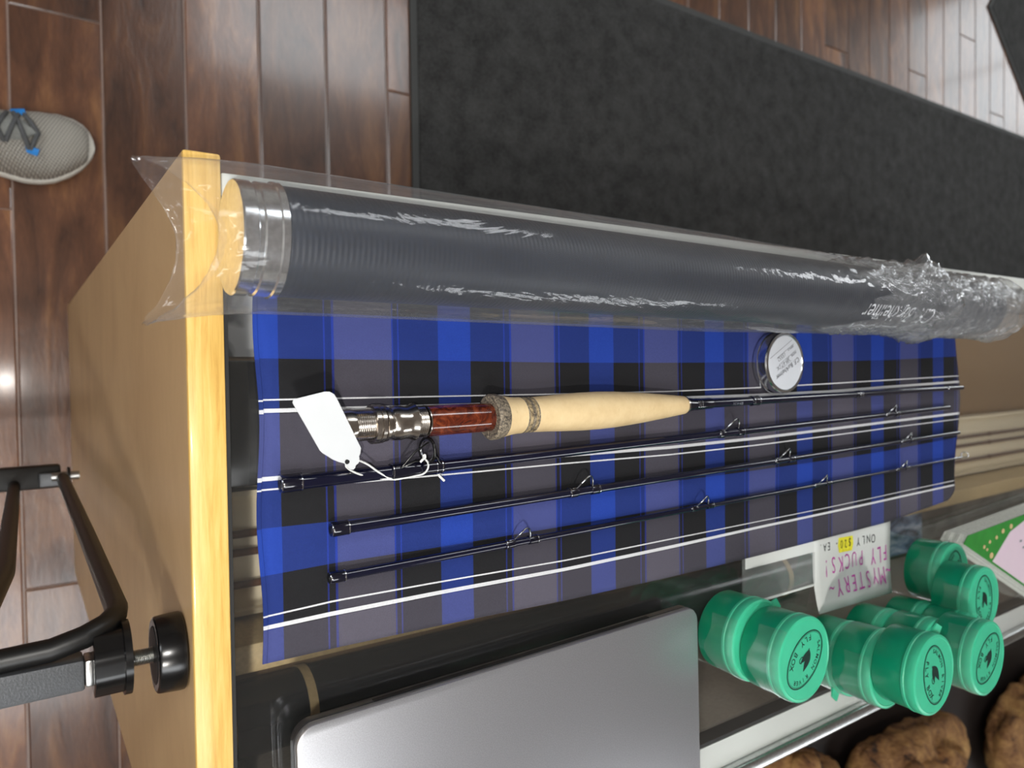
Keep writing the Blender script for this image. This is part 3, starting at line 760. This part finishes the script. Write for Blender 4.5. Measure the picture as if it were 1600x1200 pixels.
# plastic sleeve: a loose film tube round the rod tube, open and flared at the near end, bunched at the far end
pb = thing('plastic_bag', 'clear wrinkled plastic bag sleeve over the rod tube', 'plastic bag', (-.062, .083, TOP + .0012))
off = Vector(pb.location)
NS, NTH = 230, 112
V, F = [], []
rn = lambda x, y, z: noise.noise(Vector((x, y, z)))
for i in range(NS + 1):
    s = i / NS; y = .050 + s * (.868 - .050)
    cx = -.062 + (y - .083) * .0101
    for j in range(NTH):
        th = 2 * PI * j / NTH          # 0 = up, + toward +X
        # cross section: flattened loose sleeve
        loose = 1 - min(1, max(0, (y - .42) / .24))
        hx = .0300 + .0050 * loose; hz = .0296 + .0012 * loose
        if y > .80: # closing end
            k = (y - .80) / .068; hx *= math.sqrt(max(.02, 1 - .50 * k ** 3)); hz *= math.sqrt(max(.02, 1 - .5 * k ** 3))
        if y > .855:
            k = (y - .855) / .013; hx *= 1 - .75 * k; hz *= 1 - .75 * k
        # gathers
        g = math.exp(-((y - .688) / .022) ** 2)
        rough = min(1, max(0, (y - .44) / .2))
        amp = .0004 + .0027 * rough + .0036 * g
        d = rn(th * 1.2 + 3, y * 9, 2.0) * .6 + abs(rn(math.cos(th) * 3 + y * 46, math.sin(th) * 3 - y * 20, 5.0)) * 1.5 * rough + abs(rn(math.cos(th + y * 30) * 9, math.sin(th + y * 30) * 9, y * 40)) * 1.1 * rough
        dd = amp * d + .0042 * g * (0.6 + math.sin(th * 5 + 1))
        x = cx + math.sin(th) * (hx + dd); z = .0312 + math.cos(th) * (hz + dd)
        # soft long creases on the calm part
        if loose > 0:
            z += .0006 * loose * math.sin(th * 3 + y * 17)
        # flared mouth
        yy = y
        if y < .1:
            k = (.1 - y) / .05; k2 = k * k * (3 - 2 * k)
            fx = math.sin(th); cz_ = math.cos(th)
            if fx < 0:
                tip = abs(fx) ** 1.6; tx = cx + fx * .0335; lobe = .0272
            else:
                tip = abs(fx) ** 2.2; tx = cx + fx * .0390; lobe = .0225
            tz = .027 + cz_ * .021 - .016 * max(0, fx) ** 2 + .003 * math.sin(2 * th + .5)
            ty = .0715 + .006 * cz_ - lobe * tip
            x = x * (1 - k2) + tx * k2; z = z * (1 - k2) + tz * k2
            yy = y * (1 - k) + ty * k
            cr_ = abs(rn(th * 2.2 + 4, k * 2.5, 9)) + .6 * abs(rn(th * 5, k * 5 + 2, 3))
            x += k2 * .003 * cr_; z += k2 * .0065 * (cr_ - .4) * min(1, 2.2 * (1 - k) + .5)
        z = max(z, .0004 if yy > .0905 else .0036)
        V.append(Vector((x, yy, TOP + .0012 + z)) - off)
for i in range(NS):
    for j in range(NTH):
        F.append((i * NTH + j, i * NTH + (j + 1) % NTH, (i + 1) * NTH + (j + 1) % NTH, (i + 1) * NTH + j))
F.append(tuple(NS * NTH + j for j in range(NTH)))
pyd('film', V, F, 'bag', pb, True)
V, F = [], []
NS2, NT2 = 120, 100
for i in range(NS2 + 1):
    ya_ = .585; y = ya_ + (.872 - ya_) * i / NS2; cx = -.062 + (y - .083) * .0101
    for j in range(NT2):
        th = 2 * PI * j / NT2
        ya_ = .575 + .05 * rn(math.cos(th) * 2.2 + 5, math.sin(th) * 2.2, 1.5) + .012 * rn(math.cos(th) * 9, math.sin(th) * 9, 4); y = ya_ + (.872 - ya_) * i / NS2
        g = math.exp(-((y - .690) / .020) ** 2); g2 = math.exp(-((y - .855) / .014) ** 2)
        tw = th + y * 22
        d = .0011 + .0034 * abs(rn(math.cos(tw) * 4 + y * 30, math.sin(tw) * 4, y * 18 + 7)) + .0030 * abs(rn(math.cos(tw) * 10, math.sin(tw) * 10 + 3, y * 55)) + .0055 * g * abs(math.sin(th * 4.5 + 14 * y)) + .002 * g2
        fade = min(1, i / 6)
        end = 1 if y < .850 else math.sqrt(max(.04, 1 - ((y - .850) / .024) ** 2))
        R0 = (.0292 + d * fade) * end
        V.append(Vector((cx + math.sin(th) * R0, y, TOP + max(.0016, .0324 + math.cos(th) * R0))) - off)
for i in range(NS2):
    for j in range(NT2): F.append((i * NT2 + j, i * NT2 + (j + 1) % NT2, (i + 1) * NT2 + (j + 1) % NT2, (i + 1) * NT2 + j))
F.append(tuple(NS2 * NT2 + j for j in range(NT2)))
pyd('gathered_film', V, F, 'bag2', pb, True)

# ------------------------------------------------------------------ laptop
lp = thing('laptop', 'closed space grey aluminium laptop lying on the glass', 'laptop', (.2935, .2655, TOP + .0004))
q = math.radians(1.0)
lp.rotation_euler = (0, 0, q)
def slab(name, x0, y0, x1, y1, r, lv, mat):
    V, F = [], []; n = None
    for z, ins in lv:
        P = rrect(x0 + ins, y0 + ins, x1 - ins, y1 - ins, max(.001, r - ins)); n = len(P)
        V += [(x, y, z) for x, y in P]
    for i in range(len(lv) - 1):
        for j in range(n): F.append((i * n + j, i * n + (j + 1) % n, (i + 1) * n + (j + 1) % n, (i + 1) * n + j))
    F.append(tuple(range(n))[::-1]); F.append(tuple((len(lv) - 1) * n + j for j in range(n)))
    return pyd(name, V, F, mat, lp, True, 35)
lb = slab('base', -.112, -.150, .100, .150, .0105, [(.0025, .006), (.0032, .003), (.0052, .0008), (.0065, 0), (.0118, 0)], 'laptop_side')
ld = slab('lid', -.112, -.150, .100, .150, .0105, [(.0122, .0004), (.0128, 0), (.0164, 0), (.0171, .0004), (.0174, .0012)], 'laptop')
for x in (-.09, .08):
    for y in (-.13, .13):
        V, F = lathe_z([(.006, 0), (.006, .0026)], 20)
        pyd('foot', [(p[0] + x, p[1] + y, p[2]) for p in V], F, 'black_rubber', lb)
box('port', (-.075, -.1502, .0068), (-.066, -.1495, .0096), 'gasket', lb); box('port', (-.060, -.1502, .0068), (-.051, -.1495, .0096), 'gasket', lb)
box('hinge_bar', (-.1125, -.105, .0095), (-.1118, .105, .0125), 'gasket', lb)

# ------------------------------------------------------------------ sign, sleeve, book
sg = thing('handwritten_sign', 'white handwritten card reading mystery fly pucks, tucked under the cloth', 'sign', (.19, .648, TOP + .0008))
SA = [Vector((.125, .582)), Vector((.125, .7135)), Vector((.2268, .7085)), Vector((.2225, .5832))]
V, F = [], []
for i in range(13):
    for j in range(13):
        u, v = i / 12, j / 12
        p = (SA[0] * (1 - v) + SA[1] * v) * (1 - u) + (SA[3] * (1 - v) + SA[2] * v) * u
        z = .0 + .006 * max(0, (u - .55) / .45) ** 2 * (1 - .4 * v)
        V.append((p.x - .19, p.y - .648, z))
for i in range(12):
    for j in range(12): F.append((i * 13 + j, (i + 1) * 13 + j, (i + 1) * 13 + j + 1, i * 13 + j + 1))
s_o = pyd('card', V, F, 'paper', sg, True); mo = s_o.modifiers.new('thick', 'SOLIDIFY'); mo.thickness = .0003; mo.offset = -1
def on_sign(cx, cy, rot=0.0):
    def fn(u, v):
        x, y = cx + v, cy - u
        x += (cy - y) * rot
        uu = (x - .125) / .1; z = .0005 + .006 * max(0, (uu - .55) / .45) ** 2
        return (x - .19, y - .648, z)
    return fn
def hand(pr, body, x, y, size, step, jit, rot=0.0, thin=-.018, spread=.9):
    rr_ = random.Random(body)
    for i, ch in enumerate(body):
        if ch == ' ': continue
        f = on_sign(x + rr_.uniform(-jit, jit) - rot * step * i, y - step * i, rot + rr_.uniform(-.08, .08))
        pr.text(ch, f, size * rr_.uniform(.92, 1.08), thin=thin, spread=spread)
pm_ = Print(); hand(pm_, '~MYSTERY~', .1985, .7035, .0225, .0119, .0008, .0, -.008, .66); pm_.build('marker_lettering', 'magenta', s_o)
pm_ = Print(); hand(pm_, 'FLY', .1795, .7005, .0225, .0105, .0006, 0, -.008, .62); hand(pm_, 'PUCKS!', .1780, .6585, .0215, .0112, .0008, 0, -.008, .62); pm_.build('marker_lettering', 'magenta', s_o)
pm_ = Print(); hand(pm_, 'ONLY', .1652, .6800, .0115, .0085, .0005, 0, -.004, .8); hand(pm_, '$20', .1640, .6400, .0115, .0066, .0004, 0, -.004, .7); hand(pm_, '- EA.', .1630, .6190, .0105, .0062, .0004, 0, -.004, .75); hand(pm_, 'NO RETURNS', .1490, .7050, .0115, .0105, .0004, 0, -.004); pm_.build('pen_lettering', 'ink', s_o)
pm_ = Print(); P = [(-.0125 + .0005 * math.sin(i * 2.3), 0) for i in range(1)]
pm_.poly([(-.0118, -.0015), (.011, -.0025), (.0125, .0045), (.0105, .0115), (-.0105, .0122), (-.0128, .006)], lambda u, v: Vector(on_sign(.1635, .6335)(u, v)) - Vector((0, 0, .0002)))
pm_.build('highlight', 'yellow', s_o)
cs = thing('acrylic_holder', 'clear acrylic holder lying between the plaid cloth and the first pucks', 'holder', (.176, .535, TOP + .0004))
box('sheet', (-.03, -.049, 0), (.0215, .0465, .0016), 'sleeve', cs, .0004)
box('white_insert', (-.03, -.047, .0018), (-.0085, .0465, .0024), 'paper', cs)
box('edge', (.0195, -.040, .0018), (.0215, .0455, .0034), 'white_lip', cs, .0004)
box('edge', (-.0085, .0445, .0026), (.019, .0465, .0034), 'sleeve', cs)

bk = thing('booklet', 'thick pad with green and pink cover on the far glass', 'book', (.22, .9, TOP + .0003))
poly = [(.1825, .8204), (.1900, .8107), (.2980, 1.034), (.2400, 1.10), (.1720, 1.085)]
poly = [(x - .22, y - .9) for x, y in poly]
for k in range(8):
    z = .0002 + k * .0029
    sh = .0006 * math.sin(k * 2.1)
    prism('page_block', [(x + sh, y + sh) for x, y in poly], z, z + .0026, 'page', bk)
cov = prism('cover', poly, .0234, .0243, 'green_cover', bk)
prism('cover_panel', [(x - .22, y - .9) for x, y in [(.2185, .8750), (.2960, 1.034), (.2395, 1.095), (.1760, 1.083), (.1775, .985), (.192, .918)]], .0244, .0246, 'pink_cover', cov)
pr = Print()
for x, y in ((.2145, .953), (.206, .945), (.224, .962), (.2005, .972), (.2125, .978), (.232, .986)):
    pr.poly([(x - .0012 - .22, y - .003 - .9), (x + .0012 - .22, y - .003 - .9), (x + .0012 - .22, y + .003 - .9), (x - .0012 - .22, y + .003 - .9)], lambda a_, b_: (a_, b_, .0248))
pr.build('print_marks', 'ink_grey', cov)
pr = Print()
for x, y, r in ((.1995, .855, .0022), (.2035, .862, .0018), (.196, .868, .002), (.1935, .884, .0022), (.2115, .872, .0035), (.1885, .90, .0028), (.186, .92, .003)):
    pr.poly([(x - .22 + r * math.cos(q_), y - .9 + 1.4 * r * math.sin(q_)) for q_ in [2 * PI * i / 9 for i in range(9)]], lambda a_, b_: (a_, b_, .0248))
pr.build('cover_flowers', 'tan_wood', cov)

# ------------------------------------------------------------------ green pucks
HP = .035
Vb, Fb = lathe_z([(.0285, 0), (.0296, .0006), (.0302, .002), (.0305, .0225), (.0303, .0240)], 56)
me_body = bpy.data.meshes.new('body'); me_body.from_pydata(Vb, [], Fb)
Vl, Fl = lathe_z([(.0304, .0240), (.0312, .0244), (.0314, .0262), (.0309, .0268), (.0309, .0276), (.0313, .0282), (.0313, .0325), (.0308, .0341), (.0296, .0348), (.0288, .0349), (.0283, .0345)], 56)
me_lid = bpy.data.meshes.new('lid'); me_lid.from_pydata(Vl, [], Fl)
for me, m in ((me_body, 'puck_body'), (me_lid, 'puck_lid_lit')):
    me.update(); me.materials.append(MT[m]); me.polygons.foreach_set('use_smooth', [True] * len(me.polygons)); me.set_sharp_from_angle(angle=math.radians(38))
# logo print
pr = Print(); ZL = .0347
fz_ = lambda x, y: (x, y, ZL)
EA, EB = .0237, .0162
def ell(a_, b_, n=48): return [(a_ * math.cos(2 * PI * i / n), b_ * math.sin(2 * PI * i / n)) for i in range(n + 1)]
pr.stroke(ell(EA, EB), .0009, fz_); pr.stroke(ell(EA - .0011, EB - .0011), .0003, fz_)
def arc_text(body, a0, a1, size, up=True):
    n = len(body)
    for i, ch in enumerate(body):
        if ch == ' ': continue
        th = a0 + (a1 - a0) * (i + .5) / n
        ex, ey = (EA - .0044) * math.cos(th), (EB - .0044) * math.sin(th)
        tx, ty = -(EA - .0044) * math.sin(th), (EB - .0044) * math.cos(th)
        L = math.hypot(tx, ty); tx, ty = tx / L, ty / L
        if up: tx, ty = -tx, -ty
        nx, ny = -ty, tx
        off_ = -.0 if up else -.0
        pr.text(ch, lambda u, v: (ex + tx * u + nx * (v - size * .3), ey + ty * u + ny * (v - size * .3), ZL), size, thin=.012)
arc_text('SALMON RIVER', math.radians(172), math.radians(8), .0046, True)
arc_text('FLY BOX', math.radians(215), math.radians(325), .0062, False)
def leaf(x, y, L, wd, ang):
    P = []
    for k in range(13):
        s = k / 12; P.append((s * L, wd * math.sin(PI * s ** .8)))
    P += [(s * L, -wd * .5 * math.sin(PI * s)) for s in [1 - k / 8 for k in range(1, 8)]]
    c_, s_ = math.cos(ang), math.sin(ang)
    pr.poly([(x + c_ * p[0] - s_ * p[1], y + s_ * p[0] + c_ * p[1]) for p in P], fz_)
leaf(-.008, -.001, .0165, .0040, .38); leaf(-.008, -.0015, .0135, .0032, -.05); leaf(-.006, -.002, .0085, .0020, .95)
pr.stroke([(-.0055, -.0015), (-.0085, -.002)], .0009, fz_)
pr.stroke([(.0045, -.001), (.006, -.003), (.0045, -.0048), (.0015, -.0045), (.0005, -.003)], .0007, fz_)
me_logo = bpy.data.meshes.new('logo_print'); me_logo.from_pydata(pr.V, [], pr.F); me_logo.update(); me_logo.materials.append(MT['logo_ink'])
# tape band round part of the side, and its free corner tab
V, F = [], []
n = 26
for i in range(n + 1):
    th = math.radians(170) + math.radians(150) * i / n
    lo = .010 + .003 * math.sin(i * .5); 
    for r, z in ((.0309, lo), (.0311, .0225), (.0317, .0255), (.0318, .0315), (.0312, .0345)):
        V.append((r * math.cos(th), r * math.sin(th), z))
for i in range(n):
    for k in range(4): F.append((i * 5 + k, (i + 1) * 5 + k, (i + 1) * 5 + k + 1, i * 5 + k + 1))
me_tape = bpy.data.meshes.new('tape'); me_tape.from_pydata(V, [], F); me_tape.update(); me_tape.materials.append(MT['tape']); me_tape.polygons.foreach_set('use_smooth', [True] * len(F))
V = [(-.0310, -.0055, .0262), (-.0310, .0055, .0262), (-.0385, .0045, .0285), (-.0385, -.0045, .0285), (-.0310, -.0055, .0284), (-.0310, .0055, .0284), (-.0383, .0045, .0297), (-.0383, -.0045, .0297)]
F = [(3, 2, 1, 0), (4, 5, 6, 7), (0, 1, 5, 4), (1, 2, 6, 5), (2, 3, 7, 6), (3, 0, 4, 7)]
me_tab = bpy.data.meshes.new('lid_tab'); me_tab.from_pydata(V, [], F); me_tab.update(); me_tab.materials.append(MT['puck_lid_lit'])
def puck(x, y, k, rz, logo_rz, label, tab_rz=None, tape=True):
    p = thing('fly_box_puck', label, 'fly box', (x, y, TOP + .0004 + (HP + .0002) * (k - 1)), 0, 'green fly box pucks')
    def add(nm, me, par, r):
        o = bpy.data.objects.new(nm, me); COL.objects.link(o); o.parent = par; o.rotation_euler = (0, 0, r); return o
    add('body', me_body, p, rz); ld_ = add('lid', me_lid, p, rz); add('logo_print', me_logo, ld_, logo_rz - rz)
    if tape: add('tape', me_tape, p, rz)
    if tab_rz is not None: add('lid_tab', me_tab, ld_, tab_rz - rz)
R_ = math.radians
puck(.2103, .4620, 1, R_(60), R_(-45), 'bottom green puck of the pair next to the laptop', R_(-55))
puck(.2146, .4678, 2, R_(50), R_(-51), 'top green puck of the pair next to the laptop, logo fully visible')
puck(.2565, .5935, 1, R_(60), R_(-20), 'lowest green puck of the three-high stack nearest the counter edge', R_(140))
puck(.2508, .5840, 2, R_(70), R_(-10), 'middle green puck of the three-high stack nearest the counter edge')
puck(.2425, .5822, 3, R_(120), R_(14), 'top green puck of the nearer tall stack with a raised square tab', R_(-28), False)
puck(.2580, .6565, 1, R_(95), R_(-90), 'lowest green puck of the taller rear stack')
puck(.2560, .6575, 2, R_(80), R_(-60), 'middle green puck of the taller rear stack')
puck(.2506, .6719, 3, R_(40), R_(-51), 'rightmost green puck, on top of the rear tall stack')
puck(.2630, .7215, 1, R_(60), R_(-40), 'lower green puck of the half hidden pair behind the tall stacks')
puck(.2615, .7200, 2, R_(60), R_(-110), 'upper green puck of the half hidden pair behind the tall stacks')
puck(.2120, .7660, 1, R_(40), R_(170), 'lower green puck of the far pair beside the booklet')
puck(.2250, .7480, 2, R_(70), R_(5), 'upper green puck of the far pair beside the booklet', None)

# ------------------------------------------------------------------ metal stand beside the end panel
sd = thing('metal_stand', 'black metal stand with grey square arm and round screw foot', 'stand', (.14, -.40, 0))
so = Vector((.14, -.40, 0))
def sp_(pts): return [Vector(p) - so for p in pts]
ZS = .945
bend = [(.1340, -.42, ZS), (.1340, -.05, ZS), (.1322, .010, ZS), (.1290, .024, ZS - .0005), (.1260, .0335, ZS - .004), (.1246, .0385, ZS - .012), (.1240, .0403, ZS - .024), (.1232, .0408, .70), (.1228, .041, .345)]
tube('bent_post', sp_(bend), [.0056] * 6 + [.0056, .0060, .0064], 'black_tube', sd, 16)
tube('rear_post', sp_([(.1225, -.0215, ZS - .002), (.1245, -.010, .80), (.1290, -.006, .345)]), .0062, 'black_tube', sd, 14)
box('square_arm', Vector((.1385, -.42, ZS - .011)) - so, Vector((.1535, .0235, ZS + .005)) - so, 'grey_bar', sd, .0012)
box('arm_end', Vector((.1395, .0237, ZS - .010)) - so, Vector((.1525, .0275, ZS + .004)) - so, 'steel', sd, .001)
# fluted collar
V, F = [], []
n = 40; AX = Vector((.1435, 0, ZS - .003))
prof = [(.0272, .0145), (.0276, .0165), (.0400, .0165), (.0404, .0182), (.0436, .0182), (.0440, .0150)]
for y, r in prof:
    for j in range(n):
        th = 2 * PI * j / n; fr_ = r * (1 - .05 * (0.5 + .5 * math.cos(th * 8)) * (1 if y < .0402 else 0))
        V.append(Vector((AX.x + fr_ * math.cos(th), y, AX.z + fr_ * math.sin(th))) - so)
for i in range(len(prof) - 1):
    for j in range(n): F.append((i * n + j, i * n + (j + 1) % n, (i + 1) * n + (j + 1) % n, (i + 1) * n + j))
F.append(tuple(range(n))); F.append(tuple((len(prof) - 1) * n + j for j in range(n))[::-1])
pyd('collar', V, F, 'black_plastic', sd, True, 40)
pts, rad = [], []
for i in range(26):
    pts.append(Vector((.1448, .0442 + i * .00042, ZS - .001)) - so); rad.append(.0042 if i % 2 else .0034)
tube('threaded_stud', pts, rad, 'steel', sd, 18)
fc = Vector((.1452, .0545, ZS - .001)) - so
lathe('foot_pad', fc, fc + Vector((0, 1, 0)), [(.0004, .0150), (.0, .0178), (.0006, .0188), (.0016, .0192), (.0110, .0198), (.0128, .0197), (.0134, .0190)], 'black_plastic', sd, 56)
lathe('foot_boss', fc, fc + Vector((0, 1, 0)), [(-.0006, .0060), (-.0003, .0142), (.0006, .0152)], 'black_rubber', sd, 40)
# lower beam with clamp, carried by legs off to the side
box('lower_beam', Vector((.108, -.42, .326)) - so, Vector((.135, .040, .345)) - so, 'black_tube', sd, .003)
box('beam_bracket', Vector((.116, .018, .346)) - so, Vector((.132, .046, .354)) - so, 'grey_bar', sd, .002)
tube('bolt', sp_([(.121, .030, .352), (.121, .058, .352)]), .005, 'steel', sd, 14)
lathe('bolt_washer', Vector((.121, .046, .349)) - so, Vector((.121, 1, .349)) - so, [(0, .010), (.003, .010)], 'black_tube', sd, 20)
for x in (.118, .15):
    tube('leg', sp_([(x, -.41, ZS - .012), (x, -.41, .012)]), .009, 'black_tube', sd, 14)
box('base_plate', Vector((.0, -.55, 0)) - so, Vector((.28, -.27, .012)) - so, 'black_tube', sd, .003)

# ------------------------------------------------------------------ sneaker
sh_ = thing('sneaker', 'grey knit sneaker toe with blue lace loops on the floor', 'shoe', (-.352, 0, 0))
def shoe_half(y):
    """left (toward -X) and right half widths along the shoe"""
    LY = [-.185, -.178, -.16, -.1, -.05, -.012, .012, .036, .061, .082, .0945, .103, .1075, .1095]
    LW = [.002, .022, .034, .037, .035, .036, .0425, .048, .0496, .0446, .037, .0265, .0145, .002]
    RY = [-.185, -.178, -.16, -.1, -.05, 0, .0174, .038, .055, .0764, .0924, .1033, .108, .1095]
    RW = [.002, .022, .034, .036, .046, .058, .0615, .0605, .0565, .045, .032, .018, .008, .001]
    return interp(y, LY, LW), interp(y, RY, RW)
NY = 60
def shoe_loft(name, secs, mat):
    V, F = [], []; n = len(secs[0])
    for s_ in secs: V += s_
    for i in range(len(secs) - 1):
        for j in range(n): F.append((i * n + j, i * n + (j + 1) % n, (i + 1) * n + (j + 1) % n, (i + 1) * n + j))
    F.append(tuple(range(n))); F.append(tuple((len(secs) - 1) * n + j for j in range(n)))
    o = pyd(name, V, F, mat, sh_, True, 60)
    bm = bmesh.new(); bm.from_mesh(o.data); bmesh.ops.recalc_face_normals(bm, faces=bm.faces); bm.to_mesh(o.data); bm.free()
    return o
secs = []; ups = []
for i in range(NY + 1):
    y = -.185 + .2945 * (1 - math.cos(PI * i / NY)) / 2 * .999 + .0001
    l, r = shoe_half(y); t_ = (y + .185) / .292
    rise = .008 * max(0, (t_ - .75) / .25) ** 2
    zs = .026
    S = []
    for j in range(28):
        th = 2 * PI * j / 28; c_, s_ = math.cos(th), math.sin(th)
        xx = (r if c_ > 0 else l) * math.copysign(abs(c_) ** .55, c_)
        S.append((xx, y, rise + zs / 2 + zs / 2 * math.copysign(abs(s_) ** .4, s_)))
    secs.append(S)
    hgt = interp(t_, [0, .1, .3, .5, .65, .78, .9, .95, 1], [.03, .085, .1, .09, .066, .045, .036, .027, .01])
    S = []
    for j in range(33):
        th = PI * j / 32; c_, s_ = math.cos(th), math.sin(th)
        kw = .92 if t_ < .8 else .92 - .08 * (t_ - .8) / .2
        xx = (r if c_ > 0 else l) * kw * math.copysign(abs(c_) ** .8, c_)
        if t_ < .6: xx *= 1 - .35 * (1 - t_ / .6) * s_
        S.append((xx, y, rise + .022 + hgt * s_ ** .85))
    ups.append(S)
shoe_loft('sole', secs, 'shoe_sole'); shoe_loft('upper', [s for s in ups if -.18 < s[0][1] < .1015], 'knit')
def up_z(x, y):
    l, r = shoe_half(y); t_ = (y + .185) / .292
    hgt = interp(t_, [0, .1, .3, .5, .65, .78, .9, .97, 1], [.03, .085, .1, .09, .066, .045, .034, .018, .004])
    k = min(.99, abs(x) / ((r if x > 0 else l) * .93)); return .022 + hgt * math.sqrt(1 - k * k) ** .85
# tongue field and laces over the instep
V, F = [], []
for i in range(15):
    y = .030 - i * .0095; hw = .0235 * math.sqrt(max(.02, 1 - ((i - 14) / 14) ** 4)) * (1 if i else .5)
    for j in range(9):
        x = -.001 + hw * (j / 4 - 1); V.append((x, y + (.006 * (1 - (j / 4 - 1) ** 2)), up_z(x, y) + .0022))
for i in range(14):
    for j in range(8): F.append((i * 9 + j, i * 9 + j + 1, (i + 1) * 9 + j + 1, (i + 1) * 9 + j))
pyd('tongue', V, F, 'shoe_tongue', sh_, True)
def lace(p, q, r=.0032):
    P = []
    for k in range(9):
        s_ = k / 8; x = p[0] + (q[0] - p[0]) * s_; y = p[1] + (q[1] - p[1]) * s_; P.append((x, y, up_z(x, y) + .004 + .003 * math.sin(PI * s_)))
    tube('lace', P, r, 'lace', sh_, 8)
lace((-.026, .016), (.000, .034)); lace((.000, .034), (.025, .024)); lace((-.024, .004), (.025, .022)); lace((.022, -.006), (-.022, .010)); lace((.022, -.022), (-.022, -.004)); lace((-.022, -.03), (.022, -.008)); lace((.02, -.04), (-.02, -.02))
for x, y, rz in ((-.027, .010, .2), (.026, .025, -.3)):
    o = box('lace_loop', (-.0055, -.009, -.0015), (.0055, .009, .0015), 'blue', sh_, .001); o.location = (x, y, up_z(x, y) + .0045); o.rotation_euler = (0, .5 if x > 0 else -.5, rz)

# ------------------------------------------------------------------ low shelf with pelts behind the counter
ss = thing('low_shelf', 'dark stained low shelf behind the counter', 'shelf', (.95, 1.9, 0))
box('top_board', (-.50, -1.2, .40), (.6, 1.4, .42), 'dark_shelf', ss, .003)
for x, y in ((-.48, -1.18), (.57, -1.18), (-.48, 1.37), (.57, 1.37)):
    box('leg', (x - .02, y - .02, 0), (x + .02, y + .02, .399), 'dark_shelf', ss)
def pelt(label, loc, rz, L, W_, H_, seed):
    p = thing('animal_hide', label, 'hide', loc, rz, 'mottled hides on the low shelf')
    V, F = [], []; nu, nv = 60, 40
    for i in range(nu + 1):
        s_ = i / nu; e = math.sqrt(max(.0, 1 - (2 * s_ - 1) ** 4)) * .97 + .03
        for j in range(nv):
            th = 2 * PI * j / nv; c_, q_ = math.cos(th), math.sin(th)
            k = 1 + .32 * noise.noise(Vector((c_ * 1.2 + seed, q_ * 1.2, s_ * 3))) + .12 * noise.noise(Vector((c_ * 5, q_ * 5 + seed, s_ * 20)))
            V.append((W_ * e * k * c_, (s_ - .5) * L, max(0, H_ * .5 + H_ * .5 * e * k * q_)))
    for i in range(nu):
        for j in range(nv): F.append((i * nv + j, i * nv + (j + 1) % nv, (i + 1) * nv + (j + 1) % nv, (i + 1) * nv + j))
    F.append(tuple(range(nv))[::-1]); F.append(tuple(nu * nv + j for j in range(nv)))
    pyd('hide_body', V, F, 'hide', p, True)
    rr_ = random.Random(seed)
    for k in range(5):   # loose folded flaps
        x, y = rr_.uniform(-W_ * .6, W_ * .6), rr_.uniform(-L * .42, L * .42)
        P = [Vector((x, y, H_ * .85)), Vector((x + rr_.uniform(-.03, .03), y + .03, H_ * 1.1)), Vector((x + rr_.uniform(-.05, .05), y + .07, H_ * .95))]
        tube('flap', smooth(P, 4), [.012, .016, .019, .021, .021, .019, .016, .012, .006][:len(smooth(P, 4))], 'hide', p, 10)
pelt('mottled tan hide lying nearest, below the silver counter rail', (.84, 1.30, .4205), R_(-28), .28, .055, .085, 1.3)
pelt('long golden brown hide lying in the middle of the low shelf', (.93, 1.72, .4205), R_(-6), .50, .075, .10, 4.1)
pelt('dark spotted brown hide lying furthest along the low shelf', (1.02, 2.36, .4205), R_(12), .46, .12, .12, 7.7)
pelt('pale brown hide lying at the outer side of the low shelf', (1.24, 1.70, .4205), R_(-6), .55, .09, .09, 9.2)
